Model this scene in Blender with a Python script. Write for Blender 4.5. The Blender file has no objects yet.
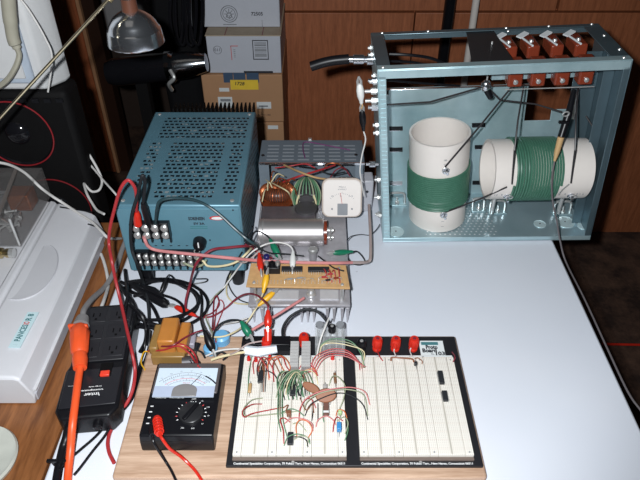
import bpy, math, random
from mathutils import Vector, Matrix
random.seed(7)
C = bpy.context.scene.collection
PI = math.pi
SN, CS, FOC = math.sin(math.radians(39)), math.cos(math.radians(39)), 620.0
# world: z = 0 is the table top, the floor is at -0.75, the camera stands at (0,0,0.75)
def P(x, y, z=0.0):
    F = FOC*CS-(y-240)*SN; D = FOC*SN+(y-240)*CS; t = (0.75-z)/D
    return Vector((t*(x-320), t*F, z))
def V(x, y, Y):
    F = FOC*CS-(y-240)*SN; D = FOC*SN+(y-240)*CS
    return Vector((Y*(x-320)/F, Y, 0.75-Y*D/F))

# ---------------------------------------------------------------- materials
class X:
    def __init__(s, nt, k): s.nt, s.k = nt, k
    def op(s, o, b=None, c=None):
        n = s.nt.nodes.new('ShaderNodeMath'); n.operation = o
        for i, v in enumerate((s, b, c)):
            if v is None: continue
            if isinstance(v, X): s.nt.links.new(v.k, n.inputs[i])
            else: n.inputs[i].default_value = v
        return X(s.nt, n.outputs[0])
    def __add__(s, b): return s.op('ADD', b)
    def __sub__(s, b): return s.op('SUBTRACT', b)
    def __mul__(s, b): return s.op('MULTIPLY', b)
    def __truediv__(s, b): return s.op('DIVIDE', b)
    def gt(s, b): return s.op('GREATER_THAN', b)
    def lt(s, b): return s.op('LESS_THAN', b)
    def fr(s): return s.op('FRACT')
    def fl(s): return s.op('FLOOR')
    def ab(s): return s.op('ABSOLUTE')
    def mod(s, b): return s.op('FLOORED_MODULO', b)
    def within(s, a, b): return s.gt(a)*s.lt(b)
    def mx(s, b): return s.op('MAXIMUM', b)
def base(name, col, rough=.5, metal=0.0, spec=.5):
    m = bpy.data.materials.new(name); m.use_nodes = True
    b = m.node_tree.nodes['Principled BSDF']
    b.inputs['Base Color'].default_value = (*col, 1); b.inputs['Roughness'].default_value = rough
    b.inputs['Metallic'].default_value = metal; b.inputs['Specular IOR Level'].default_value = spec
    return m, m.node_tree, b
def pos(nt):
    g = nt.nodes.new('ShaderNodeNewGeometry'); s = nt.nodes.new('ShaderNodeSeparateXYZ')
    nt.links.new(g.outputs['Position'], s.inputs[0])
    return [X(nt, s.outputs[i]) for i in range(3)] + [g.outputs['Position']]
def mixc(nt, f, a, b):
    n = nt.nodes.new('ShaderNodeMix'); n.data_type = 'RGBA'
    if isinstance(f, X): nt.links.new(f.k, n.inputs[0])
    else: nt.links.new(f, n.inputs[0])
    for i, v in ((6, a), (7, b)):
        if isinstance(v, tuple): n.inputs[i].default_value = (*v, 1)
        else: nt.links.new(v, n.inputs[i])
    return n.outputs[2]
def noise(nt, scale, vec=None, st=(1,1,1), detail=3, rough=.5):
    n = nt.nodes.new('ShaderNodeTexNoise'); n.inputs['Scale'].default_value = scale
    n.inputs['Detail'].default_value = detail; n.inputs['Roughness'].default_value = rough
    mp = nt.nodes.new('ShaderNodeMapping'); mp.inputs['Scale'].default_value = st
    if vec is None: vec = pos(nt)[3]
    nt.links.new(vec, mp.inputs[0]); nt.links.new(mp.outputs[0], n.inputs['Vector'])
    return X(nt, n.outputs['Fac'])
def bump(nt, b, h, st=.2, dist=.001):
    n = nt.nodes.new('ShaderNodeBump'); n.inputs['Strength'].default_value = st; n.inputs['Distance'].default_value = dist
    nt.links.new(h.k, n.inputs['Height']); nt.links.new(n.outputs[0], b.inputs['Normal'])
_mc = {}
def mat(name, col=(.5,.5,.5), rough=.5, metal=0.0, spec=.5, nz=.12, ns=60):
    """plain material with a slight procedural mottling"""
    if name in _mc: return _mc[name]
    m, nt, b = base(name, col, rough, metal, spec)
    f = noise(nt, ns)
    lo = tuple(c*(1-nz) for c in col); hi = tuple(min(1, c*(1+nz)) for c in col)
    nt.links.new(mixc(nt, f, lo, hi), b.inputs['Base Color'])
    _mc[name] = m; return m
def wood(name, c1, c2, st=(1,8,8), sc=14, rough=.45, bands=0):
    if name in _mc: return _mc[name]
    m, nt, b = base(name, c1, rough)
    f = noise(nt, sc, st=st, detail=6, rough=.65); g = noise(nt, sc*5, st=st, detail=2)
    k = (f*1.5+g*.5-.5)
    k = k.op('MULTIPLY_ADD', 1.6, -.3); k.k.node.use_clamp = True
    nt.links.new(mixc(nt, k, c1, c2), b.inputs['Base Color'])
    bump(nt, b, g, .1, .0006)
    _mc[name] = m; return m
M = {}
M['black'] = mat('black_plastic', (.007,.007,.009), .35, spec=.35)
M['blackm'] = mat('black_matte', (.0045,.0042,.0045), .7, spec=.15)
M['blackg'] = mat('black_gloss', (.008,.008,.01), .12)
M['rubber'] = mat('black_rubber', (.006,.006,.008), .4, spec=.35)
M['red'] = mat('red_plastic', (.62,.025,.012), .3)
M['redw'] = mat('red_wire', (.42,.03,.035), .45)
M['maroon'] = mat('maroon_wire', (.22,.02,.035), .4)
M['pink'] = mat('pink_wire', (.62,.24,.24), .5)
M['pinkg'] = mat('greyish_pink_wire', (.42,.33,.31), .5)
M['green'] = mat('green_plastic', (.01,.17,.09), .35)
M['greenw'] = mat('green_wire', (.10,.22,.12), .5)
M['paleg'] = mat('pale_green_wire', (.33,.36,.24), .5)
M['orange'] = mat('orange_plastic', (.85,.10,.025), .4)
M['yellow'] = mat('yellow_plastic', (.8,.43,.02), .4)
M['cream'] = mat('cream_wire', (.72,.62,.38), .5)
M['white'] = mat('white_plastic', (.72,.72,.70), .45)
M['whitew'] = mat('white_wire', (.68,.66,.64), .5)
M['greyw'] = mat('grey_cable', (.26,.25,.25), .55)
M['darkw'] = mat('dark_grey_wire', (.014,.016,.019), .6, spec=.3)
M['chrome'] = mat('chrome', (.82,.85,.9), .17, .97, nz=.03)
M['nickel'] = mat('nickel', (.66,.66,.65), .3, .65, nz=.1)
M['brass'] = mat('brass', (.62,.5,.28), .3, 1)
M['steel'] = mat('rod_steel', (.34,.29,.2), .3, 1)
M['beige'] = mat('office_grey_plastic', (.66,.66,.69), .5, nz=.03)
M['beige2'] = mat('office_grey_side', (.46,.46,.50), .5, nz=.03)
M['crt'] = mat('appliance_white', (.60,.60,.60), .5, nz=.04)
M['crt2'] = mat('appliance_bluegrey', (.42,.48,.56), .5, nz=.04)
M['handset'] = mat('aged_cream_plastic', (.36,.34,.27), .5)
M['galv'] = None
M['heatsink'] = mat('heatsink_aluminium', (.46,.45,.48), .38, .4, nz=.2, ns=90)
M['greypaint'] = mat('grey_blue_paint', (.19,.23,.27), .5, .1)
M['copper'] = mat('copper', (.45,.13,.05), .35, .7, nz=.5, ns=200)
M['trcore'] = mat('transformer_core', (.10,.095,.10), .45, .5)
M['tanpcb'] = mat('phenolic_board', (.60,.36,.16), .5, nz=.2, ns=120)
M['brownc'] = mat('brown_ceramic', (.20,.035,.016), .22)
M['disc'] = mat('brown_disc', (.27,.10,.045), .45)
M['pvc'] = mat('pvc', (.80,.74,.69), .35, nz=.03)
M['bluec'] = mat('blue_epoxy', (.05,.25,.55), .35)
M['ltblue'] = mat('light_blue_epoxy', (.16,.42,.68), .35)
M['tr_or'] = mat('orange_tape', (.52,.20,.04), .35)
M['tr_ye'] = mat('yellow_brown_tape', (.30,.17,.05), .4)
M['label'] = mat('white_label', (.75,.78,.78), .5, nz=.02)
M['labelb'] = mat('pale_blue_label', (.60,.78,.82), .4, nz=.02)
M['ink'] = mat('dark_ink', (.02,.022,.03), .6)
M['inkt'] = mat('teal_ink', (.06,.20,.22), .6)
M['inkw'] = mat('white_ink', (.8,.8,.8), .6)
M['inkr'] = mat('red_ink', (.6,.05,.05), .6)
M['inkg'] = mat('grey_ink', (.25,.26,.28), .6)
M['card'] = mat('brown_cardboard', (.46,.25,.13), .8, nz=.08, ns=20)
M['cardw'] = mat('white_cardboard', (.52,.54,.60), .7, nz=.03)
M['cardt'] = mat('tan_cardboard', (.42,.34,.25), .8)
M['yeltag'] = mat('yellow_tag', (.85,.58,.05), .6)
M['meterw'] = mat('meter_white', (.80,.74,.70), .4, nz=.02)
M['meterf'] = mat('meter_face_blue_white', (.66,.76,.86), .35, nz=.02)
M['ledred'] = mat('red_led', (.6,.01,.01), .2)
M['clothb'] = mat('black_cloth', (.008,.008,.009), .85, spec=.1)
M['greyc'] = mat('grey_cloth', (.20,.19,.19), .8)
M['resist'] = mat('tan_resistor', (.50,.32,.15), .5)
M['darkred'] = mat('dark_red_ring', (.20,.012,.016), .35)
M['ic'] = mat('ic_black', (.02,.022,.026), .5)
M['plank'] = wood('pale_board_wood', (.66,.46,.33), (.36,.21,.13), st=(1.2,18,18), sc=6, rough=.5)
M['desk'] = wood('desk_wood', (.33,.13,.045), (.13,.045,.015), st=(9,1,9), sc=7, rough=.3)
M['wallw'] = wood('wall_wood', (.48,.16,.068), (.27,.085,.034), st=(10,10,1), sc=9, rough=.5)
M['trimw'] = wood('trim_wood', (.55,.16,.065), (.28,.08,.03), st=(9,9,1), sc=9, rough=.4)
M['trimt'] = wood('trim_tan', (.65,.34,.18), (.4,.2,.1), st=(9,9,1), sc=9, rough=.4)
def mk_galv():
    m, nt, b = base('galvanised_steel', (.45,.56,.60), .3, .55)
    x, y, z, v = pos(nt)
    f = noise(nt, 14, detail=5, rough=.6); g = noise(nt, 3, detail=1)
    c = mixc(nt, f, (.26,.43,.48), (.68,.84,.87))
    nt.links.new(c, b.inputs['Base Color'])
    r = f*.30+.22; nt.links.new(r.k, b.inputs['Roughness'])
    return m
M['galv'] = mk_galv()
def mk_perf():
    m, nt, b = base('perforated_galvanised', (.3,.42,.47), .35, .55)
    x, y, z, v = pos(nt)
    f = noise(nt, 14, detail=5)
    c = mixc(nt, f, (.30,.42,.46), (.50,.62,.66))
    row = (y/.0085).fl(); ux = (x/.0095 + row.mod(2.0)*.5).fr()-.5; uy = (y/.0085).fr()-.5
    d = (ux*ux+uy*uy).lt(.045)*x.within(.205,.345)*y.within(.935,1.06)
    nt.links.new(mixc(nt, d, c, (.9,.93,.95)), b.inputs['Base Color'])
    return m
M['perf'] = mk_perf()
def mk_psu():
    m, nt, b = base('blue_enamel_with_slots', (.03,.13,.19), .38, .2)
    x, y, z, v = pos(nt)
    row = (y/.0120).fl()
    ux = (x/.0096 + row.mod(2.0)*.5).fr()-.5; uy = (y/.0120).fr()-.5
    slot = ux.ab().lt(.34)*uy.ab().lt(.24)
    reg = y.within(1.008,1.092)*x.within(-.300,-.138)
    reg = reg.mx(y.within(.816,.996)*x.within(-.270,-.173))
    reg = reg.mx(y.within(.852,.996)*x.within(-.309,-.288))
    reg = reg.mx(y.within(.828,.996)*x.within(-.160,-.138))
    top = z.gt(.173)
    # side louvres
    sz = ((z+y*.35)/.011).fr().lt(.42)*((y-z*.2)/.02).fr().lt(.8)*x.gt(-.1275)*y.gt(.81)*z.within(.045,.165)
    k = (slot*reg*top).mx(sz)
    f = noise(nt, 30); c = mixc(nt, f, (.105,.235,.305), (.135,.28,.355))
    nn = noise(nt, 70, detail=2).gt(.60)
    hole = mixc(nt, nn, (.006,.012,.018), (.30,.36,.38))
    nt.links.new(mixc(nt, k, c, hole), b.inputs['Base Color'])
    return m
M['psu'] = mk_psu()
def mk_hood():
    m, nt, b = base('grey_slotted_cover', (.19,.23,.27), .5, .1)
    x, y, z, v = pos(nt)
    s = ((x+.11)/.031).fr().within(.12,.86)*((y-1.05)/.0135).fr().within(.25,.6)*y.within(1.052,1.118)*x.within(-.108,.072)*z.gt(.095)
    nt.links.new(mixc(nt, s, (.15,.185,.22), (.34,.38,.42)), b.inputs['Base Color'])
    return m
M['hood'] = mk_hood()
def mk_bb():
    m, nt, b = base('breadboard_plastic', (.82,.80,.74), .45)
    x, y, z, v = pos(nt)
    px = (x/.00254).fr()-.5; py = (y/.00254).fr()-.5
    h = px.ab().lt(.21)*py.ab().lt(.21)*z.gt(.0295)
    l5 = (y/.0127).fr().lt(.06)
    c = mixc(nt, l5, (.84,.80,.73), (.76,.68,.60))
    c = mixc(nt, h, c, (.50,.45,.40))
    nt.links.new(c, b.inputs['Base Color'])
    return m
M['bb'] = mk_bb()
def mk_paper():
    m, nt, b = base('white_table_paper', (.76,.78,.84), .6)
    f = noise(nt, 5, detail=4); g = noise(nt, 26, detail=3)
    c = mixc(nt, f, (.70,.74,.83), (.80,.82,.88))
    s = noise(nt, 38, detail=1).gt(.79)
    nt.links.new(mixc(nt, s, c, (.58,.60,.66)), b.inputs['Base Color'])
    bump(nt, b, f, .25, .004)
    return m
M['paper'] = mk_paper()
def mk_floor():
    m, nt, b = base('patterned_carpet', (.06,.03,.02), .95)
    x, y, z, v = pos(nt)
    f = noise(nt, 9, detail=4, rough=.7); g = noise(nt, 60, detail=2)
    k = f.op('MULTIPLY_ADD', 4, -1.6); k.k.node.use_clamp = True
    c = mixc(nt, k, (.035,.018,.013), (.13,.07,.045))
    nt.links.new(c, b.inputs['Base Color']); bump(nt, b, g, .6, .004)
    return m
M['floor'] = mk_floor()
def mk_coil():
    m, nt, b = base('green_winding', (.02,.14,.09), .42)
    nt.links.new(mixc(nt, noise(nt, 90), (.040,.135,.088), (.075,.20,.135)), b.inputs['Base Color'])
    return m
M['coil'] = mk_coil()
def mk_clear(name, tint, rough=.05, alpha=.35):
    m, nt, b = base(name, tint, rough)
    f = noise(nt, 20)
    r = f*.1+rough; nt.links.new(r.k, b.inputs['Roughness'])
    b.inputs['Alpha'].default_value = alpha
    return m
M['clear'] = mk_clear('smoky_clear_plastic', (.20,.19,.185), .08, .22)
M['clear2'] = mk_clear('clear_plastic', (.75,.78,.8), .08, .30)

# ---------------------------------------------------------------- mesh building
def frame(d):
    d = d.normalized(); a = Vector((0,0,1)) if abs(d.z) < .9 else Vector((1,0,0))
    u = d.cross(a).normalized(); return u, d.cross(u).normalized()
def spline(pts, res=6):
    pts = [Vector(p) for p in pts]
    if len(pts) < 3: return pts
    q = [pts[0]*2-pts[1]] + pts + [pts[-1]*2-pts[-2]]; out = []
    for i in range(1, len(q)-2):
        a, b, c, d = q[i-1:i+3]
        for k in range(res):
            t = k/res
            out.append(.5*((2*b)+(c-a)*t+(2*a-5*b+4*c-d)*t*t+(3*b-a-3*c+d)*t**3))
    return out+[pts[-1]]
class MB:
    def __init__(s): s.v, s.f = [], []
    def add(s, vs, fs):
        o = len(s.v); s.v += [Vector(v) for v in vs]; s.f += [tuple(i+o for i in f) for f in fs]; return s
    def box(s, x0, x1, y0, y1, z0, z1):
        return s.hexa([(x0,y0,z0),(x1,y0,z0),(x1,y1,z0),(x0,y1,z0),(x0,y0,z1),(x1,y0,z1),(x1,y1,z1),(x0,y1,z1)])
    def hexa(s, v): return s.add(v, [(3,2,1,0),(4,5,6,7),(0,1,5,4),(1,2,6,5),(2,3,7,6),(3,0,4,7)])
    def obox(s, c, ax, ay, az, hx, hy, hz):
        c = Vector(c); v = []
        for k in (-1,1):
            for i, j in ((-1,-1),(1,-1),(1,1),(-1,1)): v.append(c+ax*hx*i+ay*hy*j+az*hz*k)
        return s.hexa(v)
    def sweep(s, pts, rs, n=8, cap=True):
        pts = [Vector(p) for p in pts]; rings = []
        u = None; o = len(s.v)
        for i, p in enumerate(pts):
            d = (pts[min(i+1, len(pts)-1)]-pts[max(i-1, 0)])
            if d.length < 1e-9: d = Vector((0,0,1))
            d.normalize()
            if u is None: u, w = frame(d)
            u = (u-d*u.dot(d)); u = u.normalized() if u.length > 1e-6 else frame(d)[0]
            w = d.cross(u); r = rs[i] if isinstance(rs, (list, tuple)) else rs
            for k in range(n):
                a = 2*PI*k/n; s.v.append(p+u*math.cos(a)*r+w*math.sin(a)*r)
        for i in range(len(pts)-1):
            for k in range(n):
                a = o+i*n+k; b = o+i*n+(k+1)%n; s.f.append((a, b, b+n, a+n))
        if cap:
            s.f.append(tuple(o+k for k in reversed(range(n)))); s.f.append(tuple(o+(len(pts)-1)*n+k for k in range(n)))
        return s
    def cyl(s, a, b, r, r2=None, n=20, cap=True):
        a, b = Vector(a), Vector(b); return s.sweep([a, b], [r, r if r2 is None else r2], n, cap)
    def tube(s, pts, r, n=6, res=6): return s.sweep(spline(pts, res), r, n)
    def lathe(s, a, d, prof, n=24, cap=True):
        a, d = Vector(a), Vector(d).normalized()
        u, w = frame(d); o = len(s.v)
        for t, r in prof:
            for k in range(n):
                g = 2*PI*k/n; s.v.append(a+d*t+(u*math.cos(g)+w*math.sin(g))*r)
        for i in range(len(prof)-1):
            for k in range(n):
                p = o+i*n+k; q = o+i*n+(k+1)%n; s.f.append((p, q, q+n, p+n))
        if cap:
            s.f.append(tuple(o+k for k in reversed(range(n)))); s.f.append(tuple(o+(len(prof)-1)*n+k for k in range(n)))
        return s
    def torus(s, c, d, R, r, n=32, m=8, a0=0, a1=2*PI):
        c = Vector(c); u, w = frame(Vector(d)); full = abs(a1-a0-2*PI) < 1e-6
        pts = [c+(u*math.cos(a0+(a1-a0)*k/n)+w*math.sin(a0+(a1-a0)*k/n))*R for k in range(n+1)]
        return s.sweep(pts, r, m)
    def ball(s, c, r, n=12, sc=(1,1,1)):
        c = Vector(c); o = len(s.v); m = n//2
        for i in range(m+1):
            for k in range(n):
                th = PI*(i+.001)/(m+.002); g = 2*PI*k/n
                s.v.append(c+Vector((math.sin(th)*math.cos(g)*r*sc[0], math.sin(th)*math.sin(g)*r*sc[1], math.cos(th)*r*sc[2])))
        for i in range(m):
            for k in range(n):
                a = o+i*n+k; b = o+i*n+(k+1)%n; s.f.append((a, a+n, b+n, b))
        return s
    def prism(s, poly, ax, d0, d1):
        """poly: 2-D outline; ax: axis of extrusion 'x','y','z'"""
        n = len(poly); o = len(s.v)
        for d in (d0, d1):
            for p, q in poly:
                s.v.append(Vector({'x':(d,p,q),'y':(p,d,q),'z':(p,q,d)}[ax]))
        s.f.append(tuple(o+k for k in range(n))); s.f.append(tuple(o+n+k for k in reversed(range(n))))
        for k in range(n): s.f.append((o+k, o+(k+1)%n, o+n+(k+1)%n, o+n+k))
        return s
    def build(s, name, m, parent=None, bevel=0, seg=2, smooth=35, xf=None, rec=False):
        vs = [xf(v) for v in s.v] if xf else s.v
        loc = Vector((0,0,0))
        if rec:
            xs = [v.x for v in vs]; ys = [v.y for v in vs]; zs = [v.z for v in vs]
            loc = Vector(((min(xs)+max(xs))/2, (min(ys)+max(ys))/2, min(zs)))
        me = bpy.data.meshes.new(name); me.from_pydata([tuple(v-loc) for v in vs], [], s.f)
        import bmesh
        bm = bmesh.new(); bm.from_mesh(me); bmesh.ops.recalc_face_normals(bm, faces=bm.faces); bm.to_mesh(me); bm.free()
        me.materials.append(m)
        me.polygons.foreach_set('use_smooth', [True]*len(me.polygons)); me.set_sharp_from_angle(angle=math.radians(smooth))
        o = bpy.data.objects.new(name, me); C.objects.link(o); o.location = loc
        if parent is not None: attach(o, parent)
        if bevel:
            b = o.modifiers.new('bevel', 'BEVEL'); b.width = bevel; b.segments = seg; b.limit_method = 'ANGLE'; b.angle_limit = math.radians(40)
        return o
def attach(o, p):
    o.parent = p
    if p.type == 'EMPTY' or p.parent is None: o.matrix_parent_inverse = Matrix.Translation(-Vector(p.location))
def tag(o, label, cat, group=None, kind=None):
    o['label'] = label; o['category'] = cat
    if group: o['group'] = group
    if kind: o['kind'] = kind
    return o
def thing(name, label, cat, loc, group=None):
    o = bpy.data.objects.new(name, None); C.objects.link(o); o.location = loc; o.empty_display_size = .02
    return tag(o, label, cat, group)
def one(mb, name, m, label, cat, group=None, bevel=0, **k):
    return tag(mb.build(name, m, None, bevel, rec=True, **k), label, cat, group)
def struct(mb, name, m, **k):
    o = mb.build(name, m, None, **k); o['kind'] = 'structure'; return o
def dup(root, delta, label=None, group=None, rz=0):
    def cp(o, p):
        c = o.copy(); C.objects.link(c)
        if p: c.parent = p; c.matrix_parent_inverse = o.matrix_parent_inverse.copy()
        for ch in [x for x in C.objects if x.parent == o]: cp(ch, c)
        return c
    r = cp(root, None); r.location = Vector(root.location)+Vector(delta); r.rotation_euler.z += rz
    if label: r['label'] = label
    if group: r['group'] = group
    return r
def text(s, size, org, ux, uy, m, parent, name='lettering', align='CENTER', width=None, bold=0):
    c = bpy.data.curves.new('t', 'FONT'); c.body = s; c.size = 1; c.align_x = align; c.align_y = 'CENTER'; c.resolution_u = 2
    c.offset = bold
    to = bpy.data.objects.new('t', c); C.objects.link(to)
    dg = bpy.context.evaluated_depsgraph_get(); me = bpy.data.meshes.new_from_object(to.evaluated_get(dg))
    bpy.data.objects.remove(to); bpy.data.curves.remove(c)
    sx = size
    if width:
        xs = [v.co.x for v in me.vertices]; sx = width/(max(xs)-min(xs))
    ux, uy, org = Vector(ux).normalized(), Vector(uy).normalized(), Vector(org)
    for v in me.vertices: v.co = org+ux*v.co.x*sx+uy*v.co.y*size
    me.name = name; me.materials.clear(); me.materials.append(m)
    o = bpy.data.objects.new(name, me); C.objects.link(o); attach(o, parent); return o
def W(pts): return [P(*p) for p in pts]
def wire(pts, r, m, name, label, cat='wire', group=None, res=6):
    return one(MB().tube(pts, r, 8, res), name, m, label, cat, group)
def clip_parts(root, tail, nose, m, r=.0048, jaw=None, name='clip_boot', wirem=None, wpts=None, wr=.0013):
    """alligator clip: soft boot from tail to nose, metal jaws past the nose"""
    tail, nose = Vector(tail), Vector(nose); d = nose-tail; L = d.length; d.normalize()
    MB().lathe(tail, d, [(0, r*.35), (L*.08, r*.55), (L*.2, r*.62), (L*.42, r*1.0), (L*.7, r*1.05), (L*.92, r*.8), (L, r*.5)], 14).build(name, m, root)
    u, w = frame(d); mb = MB()
    for k in (-1, 1):
        mb.sweep([nose-d*L*.25+w*k*r*.4, nose+d*r*.8+w*k*r*.45, nose+d*r*2.2+w*k*r*.08], [r*.35, r*.4, r*.15], 6)
    mb.build('clip_jaw', M['nickel'], root)

# ================================================================ setting
struct(MB().box(-3.2, 2.6, -.6, 3.0, -.80, -.75), 'floor', M['floor'])
# panelled wood wall behind the bench: boards with open seams
wb = MB(); TH = 1.93
for x0, x1, z0, z1 in ((-.42,.288,-.75,.100),(.292,1.6,-.75,.100),(1.604,2.6,-.75,.100),(-.42,.715,.106,1.6),(.722,2.6,.106,1.6)):
    wb.box(x0, x1, 1.90, TH, z0, z1)
struct(wb, 'wall_back', M['wallw'], bevel=.002)
struct(MB().box(-.42, 2.6, TH, TH+.05, -.75, 1.6), 'wall_backing', M['trimw']).name = 'wall_rear'
struct(MB().box(-3.2, -.42, 2.75, 2.8, -.75, 1.6), 'wall_far', mat('dark_wall', (.05,.03,.022), .8))
struct(MB().box(-1.0, -.905, 2.33, 2.40, -.75, 1.6), 'trim_1', M['trimw'], bevel=.004)
struct(MB().box(-.902, -.888, 2.325, 2.39, -.75, 1.6), 'trim_2', M['trimt'], bevel=.002)
struct(MB().box(-1.12, -1.01, 2.30, 2.36, -.75, 1.6), 'trim_3', mat('reddish_trim', (.62,.18,.07), .5), bevel=.004)
struct(MB().box(-.886, -.84, 2.34, 2.40, -.75, 1.6), 'door_1', mat('dark_door', (.035,.014,.008), .4))

# ---------------------------------------------------------------- tables
wt = thing('work_table', 'white paper-topped work table under the electronics, its right edge falling to dark carpet', 'table', (.04,.7,-.75))
MB().box(-.36, .448, .20, 1.155, -.022, 0).build('tabletop', M['paper'], wt, .004)
for x in (-.32,.40):
    for y in (.26,1.1): MB().box(x-.02, x+.02, y-.02, y+.02, -.75, -.022).build('leg', M['blackm'], wt)
dk = thing('wooden_desk', 'brown wooden desk with long grain under the grey office machine at left', 'desk', (-.8,.6,-.75))
MB().box(-1.3, -.364, .20, .985, -.03, -.001).build('desktop', M['desk'], dk, .003)
for x in (-1.24,-.42):
    for y in (.26,.93): MB().box(x-.025, x+.025, y-.025, y+.025, -.75, -.03).build('leg', M['desk'], dk)

# ---------------------------------------------------------------- boxes by the wall
b = thing('cardboard_box', 'upper white cardboard box with round emblem and number 72505', 'box', (-.2,1.8,.137), 'boxes stacked by the wall')
MB().box(-.318, -.108, 1.678, 1.88, .137, .33).build('carton', M['cardw'], b, .003)
e = V(229, 14, 1.677); rr = .022
mb = MB(); mb.torus(e, (0,1,0), rr, .0011, 40, 4); mb.torus(e, (0,1,0), rr*.76, .0009, 36, 4)
for a in range(8):
    g = a*PI/4; mb.sweep([e+Vector((math.cos(g)*.004,0,math.sin(g)*.004)), e+Vector((math.cos(g)*rr*.6,0,math.sin(g)*rr*.6))], .0010, 4)
mb.torus(e+Vector((0,0,-.004)), (0,1,0), rr*.3, .0012, 20, 4); mb.build('printed_emblem', M['inkg'], b)
text('72505', .013, V(257,14,1.676), (1,0,0), (0,0,1), M['ink'], b, 'printed_number', bold=.02)
MB().box(e.x-.018, e.x+.018, 1.6765, 1.6785, e.z-.0295, e.z-.0275).build('printed_line', M['inkg'], b)
p1 = V(262,20,1.677)
MB().box(p1.x-.0006, p1.x+.0006, 1.6765, 1.6785, .137, p1.z).build('crease', M['inkg'], b)
b = thing('cardboard_box', 'lower white cardboard box with barcode square and red corner mark', 'box', (-.2,1.75,.03), 'boxes stacked by the wall')
MB().box(-.304, -.106, 1.62, 1.88, .031, .134).build('carton', M['cardw'], b, .002)
MB().box(-.306, -.104, 1.621, 1.88, .134, .1365).build('top_flap', M['cardt'], b)
for px in (226, 263):
    q = P(px, 31, .1365); MB().box(q.x-.001, q.x+.001, 1.621, 1.70, .1365, .1372).build('flap_slit', M['maroon'], b)
q = V(260.5, 50, 1.619); w = .021; h = .027
mb = MB()
for x0, x1, z0, z1 in ((-w,w,h-.002,h),(-w,w,-h,-h+.002),(-w,-w+.002,-h,h),(w-.002,w,-h,h)): mb.box(q.x+x0, q.x+x1, 1.6188, 1.6205, q.z+z0, q.z+z1)
mb.build('barcode_frame', M['ink'], b)
mb = MB()
for i in range(9): mb.box(q.x-w*.75, q.x+w*.75, 1.6190, 1.6205, q.z+h*(.75-.18*i), q.z+h*(.75-.18*i)+.0014+.001*(i%3))
mb.build('barcode', M['inkg'], b)
q = V(234, 53, 1.619)
MB().box(q.x-.008, q.x-.0065, 1.6188, 1.6205, q.z-.02, q.z+.02).box(q.x-.008, q.x+.012, 1.6188, 1.6205, q.z+.0185, q.z+.02).build('red_corner_mark', M['inkr'], b)
mb = MB()
for i in range(5): mb.box(q.x-.001, q.x+.004, 1.619, 1.6205, q.z+.008-.005*i, q.z+.0095-.005*i)
mb.build('small_print', M['inkg'], b)
q = V(217.5, 50, 1.619); MB().torus(q, (0,1,0), .011, .0008, 30, 4).build('printed_circle', M['inkg'], b)
text('011', .012, q, (1,0,0), (0,0,1), M['ink'], b, 'printed_code')
q = V(258, 66, 1.619); MB().box(q.x-.04, q.x+.04, 1.6185, 1.6205, .0312, .037).build('black_band', M['ink'], b)
b = thing('cardboard_box', 'brown cardboard box with dark blue print and yellow tag under the white boxes', 'box', (-.2,1.75,-.115), 'boxes stacked by the wall')
MB().box(-.328, -.104, 1.61, 1.88, -.114, .0300).build('carton', M['card'], b, .003)
for x0, x1 in ((224,232.5),(234,245),(247,258.5)):
    a = V(x0,82.5,1.609); c = V(x1,73,1.609); MB().box(a.x, c.x, 1.6085, 1.6105, a.z, c.z).build('blue_print', mat('navy_ink', (.05,.09,.16), .6), b)
for x0, x1, y0, y1, nm in ((219.5,229,91.5,88,'label'),(219,232,108,97,'label'),(257,271,108.5,102,'label')):
    a = V(x0,y0,1.609); c = V(x1,y1,1.609); MB().box(a.x, c.x, 1.6085, 1.6105, a.z, c.z).build('shipping_label', M['label'], b)
a = V(220.5,101.5,1.608); c = V(230.5,99,1.608); MB().box(a.x, c.x, 1.608, 1.609, a.z, c.z).build('label_print', M['inkg'], b)
a = V(259,107,1.608); c = V(268,105.5,1.608); MB().box(a.x, c.x, 1.608, 1.609, a.z, c.z).build('label_print', M['inkg'], b)
a = V(231,89.5,1.607); c = V(258,80,1.607); MB().box(a.x, c.x, 1.6060, 1.6085, a.z, c.z).build('yellow_tag', M['yeltag'], b)
text('1728', .014, V(239.5,83.8,1.6055), (1,0,-.05), (.2,0,1), M['ink'], b, 'tag_number', bold=.02)
text('HANDLE WITH CARE', .007, V(262,115,1.6085), (1,0,0), (0,0,1), M['ink'], b, 'printed_words', width=.05).name = 'printed_words'
b = thing('cardboard_box', 'lowest brown cardboard box, mostly hidden behind the blue power supply', 'box', (-.2,1.75,-.75), 'boxes stacked by the wall')
MB().box(-.325, -.106, 1.612, 1.88, -.75, -.117).build('carton', M['card'], b, .003)
a = V(268,129,1.611); c = V(278,125.5,1.611); MB().box(a.x, c.x, 1.6105, 1.613, a.z, c.z).build('shipping_label', M['label'], b)

# black pole and white pipe against the wall
pl = thing('black_pole', 'black glossy pole leaning on the wood wall behind the metal case', 'pole', (.38,1.8,-.75))
MB().cyl((.375,1.82,-.75), (.385,1.86,1.0), .017).build('pole_tube', M['blackg'], pl)
MB().cyl((.365,1.80,-.75), (.365,1.80,-.72), .03).build('pole_foot', M['rubber'], pl)
one(MB().cyl((.452,1.80,-.75), (.452,1.86,1.0), .0105), 'white_pipe', M['pvc'], 'slim white pipe standing against the wood wall right of the black pole', 'pipe')

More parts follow.
